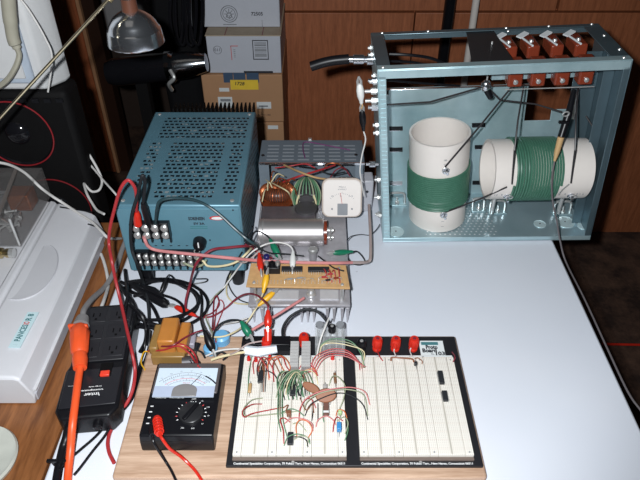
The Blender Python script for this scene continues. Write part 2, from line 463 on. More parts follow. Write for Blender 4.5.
# dark things far behind the blue supply
sp = thing('spotlight', 'chrome nosed black cylinder lying at the back left of the boxes', 'lamp', (-.5,1.5,-.75))
a = V(108,73,1.5); c = V(172,66,1.5); d = V(206,62,1.5)
MB().lathe(a, c-a, [(0,.028),(.02,.035),((c-a).length,.036),((c-a).length+.004,.03)], 28).build('black_body', M['blackg'], sp)
MB().lathe(V(168,67,1.5), d-c, [(0,.040),(.012,.041),(.02,.034),(.055,.033),(.10,.022),(.102,.0)], 28).build('chrome_nose', mat('dark_chrome', (.45,.47,.5), .15, 1), sp)
q = V(140,70,1.5)
MB().box(q.x-.015, q.x+.015, 1.485, 1.515, -.75, q.z-.03).build('stand_post', M['blackm'], sp)
MB().cyl((q.x,1.5,-.75), (q.x,1.5,-.735), .12).build('stand_foot', M['blackm'], sp)
q = V(173,74,1.46)
MB().tube([V(170,70,1.46), V(174,78,1.45), V(169,84,1.45), V(172,90,1.47)], .005, 8).build('chrome_bracket', M['nickel'], sp)
bp = MB(); a = V(178,48,1.62); c = V(208,-20,1.62)
one(MB().prism([(-.42,-.75),(-.335,-.75),(-.335,.12),(-.345,.35),(-.41,.40),(-.45,.2)], 'y', 1.64, 1.80), 'garment_bag', M['clothb'], 'tall black bag hanging between the chrome lamps and white boxes', 'bag', bevel=.02)
for i, (x, s) in enumerate(((171,0),(175,1.5),(184,3),(190,1))):
    pts = [V(x,-12,1.60), V(x-1+s,18,1.58), V(x+3,38+s,1.57), V(x+9,44,1.57), V(x+12,20,1.59), V(x+12,-12,1.6)]
    one(MB().tube(pts, .0045, 6), 'hanging_cable', M['blackg'], 'looped black cord hanging beside the tall black bag', 'cord', 'cords hanging by the black bag')
one(MB().box(-.66, -.47, 1.9, 2.7505, .04, .5), 'wall_cabinet', M['greyc'], 'dim grey wall cabinet at the top behind the chrome shade', 'cabinet', bevel=.01)

# ---------------------------------------------------------------- tower speaker, appliance
ts = thing('floor_speaker', 'black floor standing speaker with red ringed driver under the white appliance', 'speaker', (-.62,1.13,-.75))
MB().box(-.80, -.447, 1.01, 1.075, -.75, .268).build('cabinet', M['blackm'], ts, .012, 3)
for k, (cx, cz, rm) in enumerate(((-.557,.184,'ring'),(-.525,.02,'ring'))):
    MB().torus((cx,1.006,cz), (0,1,0), .066, .0014, 48, 8).build('driver_ring', M['darkred'] if k else mat('red_ring', (.26,.015,.02), .3), ts)
    mb = MB().lathe((cx,1.012,cz), (0,1,0), [(-.006,.064),(.004,.058),(.010,.026)], 40, False)
    cone = mb.build('driver_cone', M['blackg'], ts)
    MB().ball((cx,1.018,cz), .026, 24, (1,.7,1)).build('dust_cap', M['blackg'], cone)
for i in range(16):
    x = -.79+.0215*i; MB().box(x, x+.012, 1.0075, 1.012, .247, .254).build('vent_slot', M['black'], ts)
ap = thing('desktop_appliance', 'white appliance with rounded corner and recessed blue grey panel standing on the black speaker', 'appliance', (-.62,1.12,.268))
xr = -.432
MB().prism([(-.80,1.012),(-.480,1.012),(-.456,1.045),(-.452,1.066),(-.80,1.066)], 'z', .269, .62).build('housing', M['crt'], ap, .006, 3)
MB().box(-.70, -.492, 1.002, 1.012, .285, .60).build('front_panel', M['crt2'], ap, .004)
MB().box(-.69, -.504, .998, 1.004, .296, .59).build('panel_inset', M['crt'], ap, .002)
hp = [V(8,-3,.975), V(10,18,.975), V(13,38,.975), V(17,48,.975)]
hs = thing('handset', 'aged cream handset hung on the white appliance, its cord curling down', 'handset', V(10,30,.985))
MB().sweep(spline(hp), [.011]*8+[.010]*8+[.007]*3, 14).build('grip', M['handset'], hs, )
MB().tube([V(17,48,.975), V(19,56,.975), V(15,68,.97), V(7,80,.968), V(-6,90,.97)], .0045, 8).build('cord', M['handset'], hs)
wire([V(18,-4,.99), V(30,12,.985), V(45,38,.98), V(52,58,.98), V(48,92,.985)], .0016, M['whitew'], 'thin_cable', 'thin white cable hanging down the front of the white appliance', 'cable')

# ---------------------------------------------------------------- grey office machine
om = thing('office_machine', 'light grey sheet fed office machine with oval recess and blue white sticker', 'office machine', (-.6,.75,0))
ZT = .058
prof = [(-.80,0),(-.412,0),(-.409,.018),(-.420,ZT-.004),(-.428,ZT),(-.497,ZT+.002),(-.503,ZT-.001),(-.507,ZT+.003),(-.515,ZT+.003),(-.52,ZT-.001),(-.80,ZT-.001)]
# body: profile swept along y, its back edge slanting
mb = MB(); n = len(prof); ys = lambda x, t: .547+(.925+( -.405-x)*.42 -.547)*t
vs = []
for t in (0, .012, 1):
    for x, z in prof:
        k = 0 if t != 0 else 1
        vs.append((x, ys(x,t) if t else .549, z*(1 if t else .93)))
fs = [tuple(range(n)), tuple(2*n+i for i in reversed(range(n)))]
for r in range(2):
    for i in range(n): fs.append((r*n+i, r*n+(i+1)%n, (r+1)*n+(i+1)%n, (r+1)*n+i))
mb.add(vs, fs); mb.build('body', M['beige'], om, .002, 2, 25)
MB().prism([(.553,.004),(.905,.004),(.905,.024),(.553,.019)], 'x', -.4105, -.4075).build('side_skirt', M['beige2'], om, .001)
MB().box(-.4115, -.4065, .555, .905, .0225, .0245).build('side_seam', mat('seam_light', (.62,.62,.64), .4), om)
# oval recess: crescent ridge
mb = MB(); c0 = P(20,300,ZT); pts = []
for k in range(25):
    a = -.15*PI+1.15*PI*k/24 - PI/2
    pts.append((k, a))
A = P(48,246,ZT+.001); B = P(9,300,ZT+.001)
ridge = [P(x,y,ZT+.0005) for x,y in ((44,246),(52,247),(57,253),(58,262),(55,274),(47,286),(36,295),(22,300),(9,300))]
inner = [P(x,y,ZT+.0005) for x,y in ((44,246),(36,256),(30,264),(24,272),(20,280),(16,286),(12,292),(10,296),(9,300))]
R2 = spline(ridge, 5); I2 = spline(inner, 5); vs = []; fs = []
N = len(R2)
for j in range(6):
    f = j/5
    for i in range(N):
        p = R2[i].lerp(I2[i], f); zz = ZT+.0027-.0014*f
        vs.append((p.x, p.y, zz))
for i in range(N): p = R2[i]; vs.append((p.x+.0016, p.y-.001, ZT+.0012))
for j in range(5):
    for i in range(N-1): fs.append((j*N+i, j*N+i+1, (j+1)*N+i+1, (j+1)*N+i))
for i in range(N-1): fs.append((6*N+i, 6*N+i+1, i+1, i))
MB().add(vs, fs).build('oval_recess', mat('recess_grey', (.60,.60,.63), .5, nz=.02), om)
MB().sweep([p+Vector((0,0,.0022)) for p in R2[4:]], .0009, 6).build('recess_rim', mat('rim_grey', (.52,.52,.55), .5, nz=.02), om)
for (x0,y0,x1,y1) in ((60,207,92,212),(88,224,96,226.5)):
    a = P(x0,y0,ZT+.003); c = P(x1,y1,ZT+.003)
    MB().sweep([a, c], .0014, 6).build('paper_slot', M['black'], om)
a = P(33,313,ZT+.004)
# sticker with its rotated print
s0, s1 = P(26.5,345.5,ZT+.0035), P(36,312,ZT+.0035); ux = (P(33,311,ZT)-P(14,346,ZT)).normalized(); uy = Vector((-ux.y, ux.x, 0)); ctr = P(24,329.5,ZT+.0032)
mb = MB().obox(ctr, ux, uy, Vector((0,0,1)), .0360, .0088, .0004); st = mb.build('sticker', M['labelb'], om)
text('PANCES', .0125, ctr+ux*-.0075+uy*.0005+Vector((0,0,.0007)), ux, uy, M['inkt'], st, 'sticker_letters', width=.033, bold=.03)
text('IO', .0125, ctr+ux*.0125+uy*.0005+Vector((0,0,.0007)), ux, uy, M['inkr'], st, 'sticker_letters', width=.006, bold=.03)
text('R 8', .0125, ctr+ux*.0245+uy*.0005+Vector((0,0,.0007)), ux, uy, M['inkt'], st, 'sticker_letters', width=.014, bold=.03)
text('--- --', .003, ctr+ux*-.031+uy*.0005+Vector((0,0,.0007)), uy, -ux, M['inkt'], st, 'small_print', width=.006)

# smoky clear box on the machine
cb = thing('clear_plastic_box', 'smoky clear plastic box of metal parts resting on the grey office machine', 'box', (-.6,.9,.062))
x0, x1, y0, y1, z0, z1 = -.66, -.519, .83, .985, .063, .124; t = .0025
MB().box(x0, x1, y0, y1, z0, z0+t).build('base_plate', M['clear'], cb)
MB().box(x1-t, x1, y0, y1, z0+t, z1).build('side_wall', M['clear'], cb)
MB().box(x0, x1-t, y0, y0+t, z0+t, z1).build('front_wall', M['clear'], cb)
MB().box(x0, x1-t, y1-t, y1, z0+t, z1).build('back_wall', M['clear'], cb)
MB().box(x0, x1, y0, y1, z1, z1+t).build('lid', M['clear'], cb, .001)
MB().sweep([(x1-.002,y0,z0+.003),(x1-.002,y0,z1)], .0022, 6).build('corner_edge', M['nickel'], cb)
MB().sweep([(x1-.02,y0+.0,z1+.004),(x1-.045,y1-.01,z1+.004)], .0035, 6).build('lid_rail', mat('rail_grey', (.16,.14,.13), .5), cb)
for i in range(16):
    q = Vector((random.uniform(-.60,-.53), random.uniform(.84,.90), .072+random.random()*.02))
    d = Vector((random.uniform(-1,1), random.uniform(-1,1), random.uniform(-.3,.3))).normalized()
    nm = 'metal_screw'
    o = MB().cyl(q-d*.009, q+d*.009, .0022, n=8).cyl(q+d*.009, q+d*.012, .0045, n=8)
    one(o, nm, M['nickel'], 'loose metal screw lying inside the smoky clear box', 'screw', 'loose screws in the clear box')
one(MB().box(-.575, -.535, .93, .965, .066, .10), 'copper_component', M['copper'], 'rusty red block at the back of the smoky clear box', 'component', bevel=.002)
kb = thing('brass_knob', 'brass knob at the front corner of the smoky clear box', 'knob', P(7,254,.062))
q = P(3,253,.072); MB().lathe(q-Vector((.012,0,0)), (1,0,0), [(0,.008),(.004,.0095),(.010,.0095),(.012,.006),(.016,.006),(.018,.008),(.024,.008)], 18).build('knob_body', M['brass'], kb)
MB().cyl(q+Vector((.012,0,0)), q+Vector((.019,0,0)), .0085).build('knob_ring', M['nickel'], kb)

# ---------------------------------------------------------------- swing arm lamp
dl = thing('swing_arm_lamp', 'chrome bell shaded lamp hanging on a long thin metal arm at top left', 'lamp', (-.62,.63,ZT))
cx = V(132.0,20,.97).x; Yc = .97; zt = .421; zb = .371
MB().lathe((cx,Yc,zb), (0,0,1), [(0,.0445),(.002,.0450),(.022,.0420),(.024,.0395),(.032,.0360),(.040,.030),(.046,.022),(.051,.0125),(.0515,.010),(.050,.010),(.046,.021),(.040,.029),(.024,.038),(.002,.0425),(0,.0435)], 48, False).build('lamp_shade', M['chrome'], dl)
MB().cyl((cx,Yc,zt+.001), (cx,Yc,zt+.02), .0125, .0115, 24).build('socket_collar', mat('collar_brown', (.13,.05,.03), .35), dl)
MB().cyl((cx,Yc,zt+.02), (cx,Yc,zt+.07), .0125, n=24).build('socket', M['chrome'], dl)
MB().ball((cx,Yc,zb+.012), .018, 20, (1,1,1.2)).build('bulb', mat('bulb_glass', (.6,.6,.58), .2), dl)
e1 = V(108,0,.95); e0 = V(0,118,.82); dr = (e1-e0).normalized(); e2 = e0-dr*.20
MB().sweep([e2, e1], .0026, 10).build('arm', M['steel'], dl)
MB().tube([e1, e1+dr*.012, Vector((cx-.012,Yc,zt+.035))], .006, 10).build('swivel_joint', M['brass'], dl)
dl.location = (e2.x, e2.y, ZT+.004)
for ch in [o for o in C.objects if o.parent == dl]: ch.matrix_parent_inverse = Matrix.Translation(-Vector(dl.location))
MB().sweep([(e2.x,e2.y,ZT+.02),(e2.x,e2.y,e2.z)], .006, 12).build('post', M['steel'], dl)
MB().lathe((e2.x,e2.y,ZT+.0005), (0,0,1), [(0,.055),(.012,.055),(.02,.03),(.022,.008)], 32).build('lamp_base', M['blackm'], dl)

# ---------------------------------------------------------------- blue bench power supply
PX0, PX1, PY0, PY1, PZ0, PZ1 = -.327, -.1265, .798, 1.114, .036, .175
ps = thing('bench_power_supply', 'blue bench power supply with slotted top and two black terminal strips', 'power supply', (-.227,.955,0))
MB().box(PX0, PX1, PY0, PY1, PZ0, PZ1).build('case', M['psu'], ps, .003, 2)
MB().box(PX0+.003, PX1-.003, PY0-.002, PY0+.002, PZ0+.002, PZ1-.006).build('front_panel', mat('blue_front_panel', (.115,.255,.325), .42, .1, nz=.05), ps, .0006)
for x in (PX0+.022, PX1-.018):
    for y in (PY0+.012, PY1-.02): MB().cyl((x,y,0), (x,y,PZ0), .0105, .0125).build('rubber_foot', M['rubber'], ps)
for x, y in ((PX0+.012,PY0+.012),(PX1-.014,PY0+.012),(PX0+.012,PY1-.012),(PX1-.012,PY1-.012)):
    MB().lathe((x,y,PZ1), (0,0,1), [(0,.0036),(.0012,.0032),(.0018,.0012)], 14).build('cover_screw', M['nickel'], ps)
FY = PY0-.002
def F(px, py): return V(px, py, FY)
# upper four way terminal block
def tstrip(x0, x1, y0, y1, n, nm):
    a = F(x0,y1); c = F(x1,y0); mb = MB().box(a.x, c.x, FY-.010, FY, a.z, c.z); w = (c.x-a.x)/n
    t = mb.build(nm, M['black'], ps, .0008)
    for i in range(n+1):
        x = a.x+w*i; MB().box(x-.0009, x+.0009, FY-.016, FY-.0095, a.z-.003, c.z+.003).build('barrier', M['black'], t)
    for i in range(n):
        x = a.x+w*(i+.5)
        for z in (a.z+(c.z-a.z)*.26, a.z+(c.z-a.z)*.74):
            MB().lathe((x,FY-.010,z), (0,-1,0), [(0,w*.44),(.003,w*.44),(.005,w*.3),(.0052,w*.05)], 12).build('terminal_screw', M['nickel'], t)
    return t
tstrip(135.5, 169.5, 220, 235, 4, 'output_terminal_block'); tstrip(139, 201, 249, 262, 9, 'sense_terminal_block')
q = F(200, 241.5); kn = MB().lathe(q+Vector((0,-.0,0)), (0,-1,0), [(0,.0115),(.010,.0105),(.014,.009)], 24).build('adjust_knob', M['black'], ps)
MB().box(q.x-.0010, q.x+.0010, FY-.0155, FY-.0135, q.z-.001, q.z+.009).build('pointer', M['inkw'], kn)
q2 = F(198,247); MB().torus(q2+Vector((0,-.012,0)), (0,1,0), .0045, .001, 16, 6).build('knob_washer', M['nickel'], kn)
text('SORENSEN', .0085, F(196.5,218.5)+Vector((0,-.0008,0)), (1,0,0), (0,0,1), M['ink'], ps, 'maker_lettering', width=.026, bold=.04)
text('5V 3A', .0062, F(199,223.5)+Vector((0,-.0008,0)), (1,0,0), (0,0,1), M['ink'], ps, 'rating_lettering', width=.018, bold=.04)
mb = MB()
for k in range(2):
    a = F(199,226.3+k*1.8); mb.box(a.x-.014, a.x+.014, FY-.0008, FY, a.z-.0007, a.z+.0007)
mb.build('fine_print', M['inkt'], ps)
q = F(217.5, 218); lb = MB().lathe(q, (0,-1,0), [(0,.0075),(.0006,.0075)], 24).build('oval_badge', M['inkr'], ps)
for v in lb.data.vertices: v.co.x = q.x+(v.co.x-q.x)*1.75; v.co.z = q.z+(v.co.z-q.z)*.55
lb2 = MB().lathe(q+Vector((0,-.0005,0)), (0,-1,0), [(0,.006),(.0006,.006)], 24).build('badge_face', M['label'], lb)
for v in lb2.data.vertices: v.co.x = q.x+(v.co.x-q.x)*1.65; v.co.z = q.z+(v.co.z-q.z)*.45
for px in (148,156,163,171,179,187,194):
    a = F(px,245.5); MB().box(a.x-.002, a.x+.002, FY-.0008, FY, a.z-.0006, a.z+.0006).build('terminal_mark', M['ink'], ps)
a = F(154,266); c = F(188,266); MB().box(a.x, c.x, FY-.0008, FY, a.z-.0004, a.z+.0004).box(a.x, a.x+.0006, FY-.0008, FY, a.z-.006, a.z).build('printed_bracket', M['ink'], ps)
for px, py in ((233,210),(228,222),(210,240)):
    a = F(px,py); MB().lathe(a, (0,-1,0), [(0,.0014),(.0012,.0012)], 8).build('panel_screw', M['ink'], ps)
# finned heat sink behind: dark comb edge
mb = MB()
for i in range(20): x = PX0+.035+i*.0083; mb.box(x, x+.003, PY1+.002, PY1+.03, .03, .180)
mb.box(PX0+.03, PX1-.01, PY1+.0, PY1+.004, .03, .158)
mb.build('rear_heat_sink', M['blackm'], ps)

# ---------------------------------------------------------------- slotted grey chassis and the open supply in front of it
hd = thing('slotted_chassis', 'grey blue chassis with slotted cover behind the round meter', 'chassis', (-.02,1.08,0))
HX0, HX1, HY0, HY1, HZ = -.121, .088, 1.043, 1.133, .10
MB().box(HX0, HX1, HY0, HY1, HZ-.003, HZ).build('slotted_cover', M['hood'], hd, .001)
MB().box(HX0, HX1, HY0-.0008, HY0+.0015, HZ-.004, HZ+.0006).build('bright_edge', M['chrome'], hd)
MB().box(HX0, HX0+.020, HY0, HY0+.0025, .001, HZ-.004).build('front_flange', M['greypaint'], hd)
MB().box(HX1-.018, HX1, HY0, HY0+.0025, .001, HZ-.004).build('front_flange', M['greypaint'], hd)
MB().box(HX0, HX0+.002, HY0+.003, HY1, .001, HZ-.004).build('side_plate', M['greypaint'], hd)
MB().box(HX1-.002, HX1, HY0+.003, HY1, .001, HZ-.004).build('side_plate', M['greypaint'], hd)
MB().box(HX0+.003, HX1-.003, HY1-.003, HY1, .001, HZ-.004).build('back_plate', M['greypaint'], hd)
MB().box(HX0+.003, HX1-.003, HY0+.003, HY1-.004, .001, .004).build('floor_plate', M['greypaint'], hd)
q = P(310,140,HZ); MB().box(q.x-.004, q.x+.004, q.y-.006, q.y+.003, HZ, HZ+.004).build('cover_latch', M['nickel'], hd, .0008)
for px,py in ((263,155.5),(356,155)): q = P(px,py,HZ); MB().lathe(q, (0,0,1), [(0,.0036),(.0015,.003)], 12).build('cover_screw', M['black'], hd)

sk = thing('finned_heat_sink', 'long aluminium heat sink plate with downward fins carrying the tan circuit board', 'heat sink', (-.03,.84,0))
MB().box(-.116, .049, .71, 1.035, .034, .040).build('base_plate', M['heatsink'], sk, .0012)
for x in (-.108,-.094,-.082,-.062,-.0, -.030,-.020,-.010,.012,.023,.036,.045):
    if x in (-.062, -.0): continue
    MB().hexa([(x-.0010,.709,.0005),(x+.0010,.709,.0005),(x+.0010,.76,.0005),(x-.0010,.76,.0005),(x-.0030,.709,.034),(x+.0030,.709,.034),(x+.0030,.80,.034),(x-.0030,.80,.034)]).build('fin', M['heatsink'], sk, .0005)
for x in (-.08,.0): MB().box(x-.02, x+.02, .86, 1.0, .0005, .034).build('support_block', M['heatsink'], sk)
a = P(262,293,.041); c = P(300,302,.041); MB().box(-.085,-.035,.722,.742,.040,.0425).build('metal_strip', mat('dull_silver', (.55,.55,.57), .5, .2), sk)
MB().box(.0,.03,.722,.745,.040,.0425).build('metal_strip', mat('dull_silver'), sk)
q = P(311,293,.045); MB().lathe(q-Vector((0,0,.004)), (0,0,1), [(0,.008),(.004,.008),(.005,.005),(.012,.005),(.013,.003)], 18).build('post_nut', M['nickel'], sk)
for px, py in ((258,296),(279,290)): q = P(px,py,.04); MB().lathe(q, (0,0,1), [(0,.005),(.003,.0045)], 12).build('screw', M['nickel'], sk)

# big can capacitor lying across
cp = thing('can_capacitor', 'large shiny metal can capacitor lying across the heat sink', 'capacitor', (-.05,.866,.041))
MB().lathe((-.108,.866,.066), (1,0,0), [(0,.020),(.0008,.0245),(.113,.0245),(.115,.022)], 40).build('can', mat('shiny_can', (.66,.63,.63), .34, .8, nz=.1), cp)
MB().torus((-.100,.866,.066), (1,0,0), .0247, .0008, 40, 6).build('rim_bead', M['nickel'], cp)
MB().cyl((.007,.866,.066), (.012,.866,.066), .022).build('end_cap', M['brownc'], cp)
for z in (.058,.074):
    MB().cyl((.012,.862,z), (.024,.862,z), .0032, n=12).torus((.019,.862,z), (1,0,0), .0045, .0018, 12, 6).build('screw_terminal', M['nickel'], cp)

# transformers
def rnd(a, b): return random.uniform(a, b)
tf = thing('toroid_transformer', 'copper wound toroid with red sleeved leads at the left inside the chassis front', 'transformer', (-.080,1.0,.041))
c0 = Vector((-.082,.985,.071))
MB().torus(c0, (0,.25,1), .021, .0125, 36, 12).build('core', mat('dark_core', (.08,.03,.02), .4), tf)
for i in range(46):
    g = 2*PI*i/46; d = Vector((math.cos(g), math.sin(g), 0)); t = Vector((0,.25,1)).normalized(); d = (d-t*d.dot(t)).normalized()
    MB().torus(c0+d*.021, d.cross(t), .0135, .0009, 14, 4).build('turn', M['copper'], tf)
MB().cyl(c0+Vector((0,-.005,-.03)), c0+Vector((0,-.005,-.012)), .03, .034, 30).build('copper_skirt', M['copper'], tf)
for i in range(8):
    g = rnd(0,2*PI); a = c0+Vector((math.cos(g)*.02, math.sin(g)*.02, .012)); b_ = a+Vector((rnd(-.02,.03), rnd(-.05,.02), rnd(0,.02)))
    MB().tube([a, a.lerp(b_, .5)+Vector((0,0,.012)), b_], .0012, 6).build('lead', M['copper'] if i%2 else M['cream'], tf)
tg = thing('bobbin_transformer', 'squat transformer with fan of green leads beside the round meter', 'transformer', (-.028,.99,.041))
c1 = Vector((-.026,.985,.066))
MB().box(c1.x-.022, c1.x+.022, c1.y-.018, c1.y+.018, .041, c1.z+.012).build('core', M['trcore'], tg, .004)
MB().lathe((c1.x,c1.y-.019,.064), (0,-1,0), [(0,.016),(.004,.015),(.005,.011)], 30).build('end_bell', M['trcore'], tg)
for i in range(13):
    g = PI*(i/12); e = Vector((math.cos(g)*.026, -.018+abs(math.cos(g))*.004, 0)); top = Vector((c1.x+math.cos(g)*.006, c1.y+.012, c1.z+.030))
    MB().tube([top, Vector((c1.x+math.cos(g)*.018, c1.y-.004, c1.z+.030)), Vector((c1.x+math.cos(g)*.027, c1.y-.018, c1.z+.014)), Vector((c1.x+math.cos(g)*.024, c1.y-.024, c1.z-.008))], .0014, 6).build('lead', M['greenw'] if i%4 else M['paleg'], tg)
for s in (-1,1):
    MB().tube([c1+Vector((s*.014,-.020,.012)), c1+Vector((s*.018,-.026,0)), c1+Vector((s*.017,-.026,-.014)), c1+Vector((s*.010,-.028,-.018))], .0018, 6).build('loop', M['cream'], tg)
br = thing('transformer_bracket', 'dull grey stepped metal bracket between the transformers and metal can', 'bracket', (-.04,.925,.041))
MB().box(-.110, -.008, .900, .955, .0405, .060).build('plate', mat('dull_bracket', (.22,.20,.22), .35, .6, nz=.3), br, .002)
MB().lathe((-.026,.945,.060), (0,0,1), [(0,.022),(.004,.021),(.006,.016)], 30).build('dome', M['trcore'], br)
MB().box(-.112, .006, .896, .899, .0405, .064).build('bright_lip', M['nickel'], br)
# crossing internal leads
for k, (pts, m, lab) in enumerate((
    ([(283,182,.08),(300,176,.11),(320,170,.11),(335,165,.10)], M['redw'], 'thick red sleeved lead crossing below the slotted cover'),
    ([(284,165,.10),(300,172,.115),(318,178,.11),(340,180,.09)], M['resist'], 'tan sleeved lead crossing over the red lead'),
    ([(275,168,.09),(290,166,.10),(305,164,.10),(315,168,.09)], M['redw'], 'thin red lead at the left below the slotted cover'),
    ([(297,166,.10),(312,168,.11),(330,174,.10),(345,172,.09)], M['darkw'], 'dark lead running right below the slotted cover'),
    ([(305,158,.101),(303,148,.102),(306,142,.103),(330,146,.103),(350,150,.102)], mat('purple_wire',(.16,.05,.14),.5), 'purple lead lying on the slotted cover'),
    ([(270,190,.07),(280,178,.10),(294,188,.10),(297,197,.07)], M['copper'], 'bare copper lead arched over the toroid'),
    ([(266,180,.07),(278,186,.10),(288,192,.10),(292,200,.06)], M['cream'], 'cream lead slanting over the toroid'),
    ([(345,170,.08),(338,164,.10),(328,164,.10),(322,172,.08)], M['copper'], 'copper lead coiled behind the round meter'),
    ([(350,176,.08),(344,168,.10),(336,170,.10),(330,178,.08)], M['maroon'], 'maroon lead looped behind the round meter'))):
    wire(W(pts), .0020 if k < 2 else .0013, m, 'internal_lead', lab)
cb2 = MB().box(.035, .07, .985, 1.02, .0405, .085); one(cb2, 'dark_choke', M['trcore'], 'dark block behind the white meter inside the chassis front', 'component', bevel=.004)

# round cornered white panel meter
mt = thing('panel_meter', 'white square panel meter with rounded corners propped on the heat sink', 'meter', (.03,.95,.041))
til = math.radians(24); up = Vector((0, math.sin(til), math.cos(til))); ri = Vector((1,0,0)); nr = Vector((0, -math.cos(til), math.sin(til)))
mc = V(342,198,.945)
def rrect(w, h, r, n=6):
    o = []
    for cxx, cyy, a0 in ((w-r,h-r,0),(-w+r,h-r,90),(-w+r,-h+r,180),(w-r,-h+r,270)):
        for k in range(n+1): a = math.radians(a0+90*k/n); o.append((cxx+r*math.cos(a), cyy+r*math.sin(a)))
    return o
def plate(mb, c, ux, uy, un, outl, d0, d1):
    n = len(outl); vs = [c+ux*p+uy*q+un*d for d in (d0,d1) for p, q in outl]
    return mb.add(vs, [tuple(range(n)), tuple(n+k for k in reversed(range(n)))]+[(k,(k+1)%n,n+(k+1)%n,n+k) for k in range(n)])
plate(MB(), mc, ri, up, nr, rrect(.0375,.037,.014), -.010, 0).build('bezel', mat('bezel_cream', (.62,.52,.45), .35), mt, .002)
plate(MB(), mc, ri, up, nr, rrect(.0352,.0347,.013), 0, .003).build('meter_face', M['meterw'], mt, .001)
MB().cyl(mc-nr*.010, mc-nr*.04, .026).build('movement_barrel', M['blackm'], mt)
plate(MB(), mc+up*-.021+ri*.001, ri, up, nr, rrect(.0095,.011,.001), .003, .0042).build('grey_shield', M['inkg'], mt)
for s in (-1,1): MB().cyl(mc+ri*.0185*s+up*-.020+nr*.003, mc+ri*.0185*s+up*-.020+nr*.005, .0017, n=12).build('face_screw', M['inkg'], mt)
mb = MB(); R = .026
for k in range(15):
    a = math.radians(40+100*k/14); d = Vector((math.cos(a),0,math.sin(a))); cc = mc+up*-.018+nr*.0034
    L = .0035 if k%7 == 0 else .002
    mb.sweep([cc+(ri*math.cos(a)+up*math.sin(a))*R, cc+(ri*math.cos(a)+up*math.sin(a))*(R+L)], .00035, 4)
mb.build('scale_ticks', M['inkg'], mt)
MB().sweep([mc+up*-.010+nr*.0042, mc+up*.010+ri*-.003+nr*.0042], .0004, 4).build('needle', M['inkr'], mt)
text('MILLI', .005, mc+up*.021+nr*.0033, ri, up, M['inkg'], mt, 'face_lettering', width=.012)
text('AMPERES', .004, mc+up*.0165+nr*.0033, ri, up, M['inkg'], mt, 'face_lettering', width=.016)
text('0    5    10', .004, mc+up*.004+nr*.0033, ri, up, M['inkg'], mt, 'scale_numbers', width=.04)
MB().box(.005, .05, .955, .975, .0405, .066).build('support_foot', M['blackm'], mt)

# tan perforated circuit board and what is on it
pb = thing('perforated_board', 'tan perforated circuit board lying across the front of the heat sink', 'circuit board', (-.035,.745,.072))
ZB = .075
a1, a2, a3, a4 = P(246,286,ZB), P(350,288,ZB), P(346,265,ZB), P(251,263,ZB)
vs = [(p.x,p.y,z) for z in (ZB-.0035, ZB) for p in (a1,a2,a3,a4)]
MB().hexa([Vector(v) for v in vs]).build('board', M['tanpcb'], pb, .0006)
for x, y in ((a1.x+.012,a1.y+.008),(a2.x-.012,a2.y+.008),(a3.x-.012,a3.y-.008),(a4.x+.012,a4.y-.008)):
    MB().cyl((x,y,.040), (x,y,ZB-.0035), .003, n=10).build('standoff', M['nickel'], pb)
    MB().lathe((x,y,ZB), (0,0,1), [(0,.003),(.0015,.002)], 10).build('board_screw', M['nickel'], pb)
mb = MB()
for i in range(26):
    for j in range(3): mb.cyl((a1.x+.012+i*.0054, a1.y+.006+j*.003, ZB), (a1.x+.012+i*.0054, a1.y+.006+j*.003, ZB+.0006), .0009, n=6)
mb.build('solder_dots', M['nickel'], pb)['kind'] = 'stuff'
ICp = []
def make_ic(name, label, p, L, Wd, ang, zb, pins=7, group=None, m=None, h=.0042):
    t = thing(name, label, 'integrated circuit', (p.x,p.y,zb), group)
    ax = Vector((math.cos(ang), math.sin(ang), 0)); ay = Vector((-ax.y, ax.x, 0)); z = Vector((0,0,1))
    MB().obox(Vector((p.x,p.y,zb+.0035+h/2)), ax, ay, z, L/2, Wd/2, h/2).build('chip_body', m or M['ic'], t, .0004)
    for i in range(pins):
        for s in (-1,1):
            c = Vector((p.x,p.y,0))+ax*(L*(i+.5)/pins-L/2)+ay*s*(Wd/2+.0007)
            MB().box(c.x-.0004, c.x+.0004, c.y-.0004, c.y+.0004, zb, zb+.0055).build('pin', M['nickel'], t)
    return t
make_ic('dip_chip', 'left black chip socket row on the tan perforated board', P(292,272,ZB), .034, .010, 0, ZB+.001, 9)
make_ic('dip_chip', 'right black chip in the socket row on the tan perforated board', P(318.5,272.5,ZB), .034, .010, 0, ZB+.001, 9)
cblk = thing('terminal_cluster', 'black three post terminal block at the left of the tan board', 'terminal block', P(272,270,ZB))
q = P(273,271,ZB)
MB().box(q.x-.014, q.x+.012, q.y-.008, q.y+.010, ZB, ZB+.013).build('block', M['black'], cblk, .001)
for dx in (-.009,.0,.009): MB().cyl((q.x+dx-.001,q.y+.001,ZB+.013), (q.x+dx-.001,q.y+.001,ZB+.019), .0035, n=14).build('post', M['nickel'] if dx else M['black'], cblk)
one(MB().lathe(P(267,263,ZB), (0,0,1), [(0,.005),(.016,.005),(.017,.004)], 16), 'small_capacitor', mat('navy_can', (.02,.02,.12), .3), 'small navy blue capacitor beside the red clip on the tan board', 'capacitor')
one(MB().box(-.082,-.074,.757,.766,ZB,ZB+.006), 'trim_pot', M['cream'], 'tiny cream trimmer left of the white clip on the tan board', 'trimmer', bevel=.001)
kq = P(313,256,.05)
tr = thing('power_transistor', 'small metal can transistor standing behind the tan board', 'transistor', (kq.x,kq.y,.041))
MB().cyl((kq.x,kq.y,.0405), (kq.x,kq.y,.062), .0065, n=20).build('can', M['heatsink'], tr)
MB().lathe((kq.x,kq.y,.062), (0,0,1), [(0,.0085),(.004,.0085),(.006,.006)], 20).build('cap_nut', M['nickel'], tr)
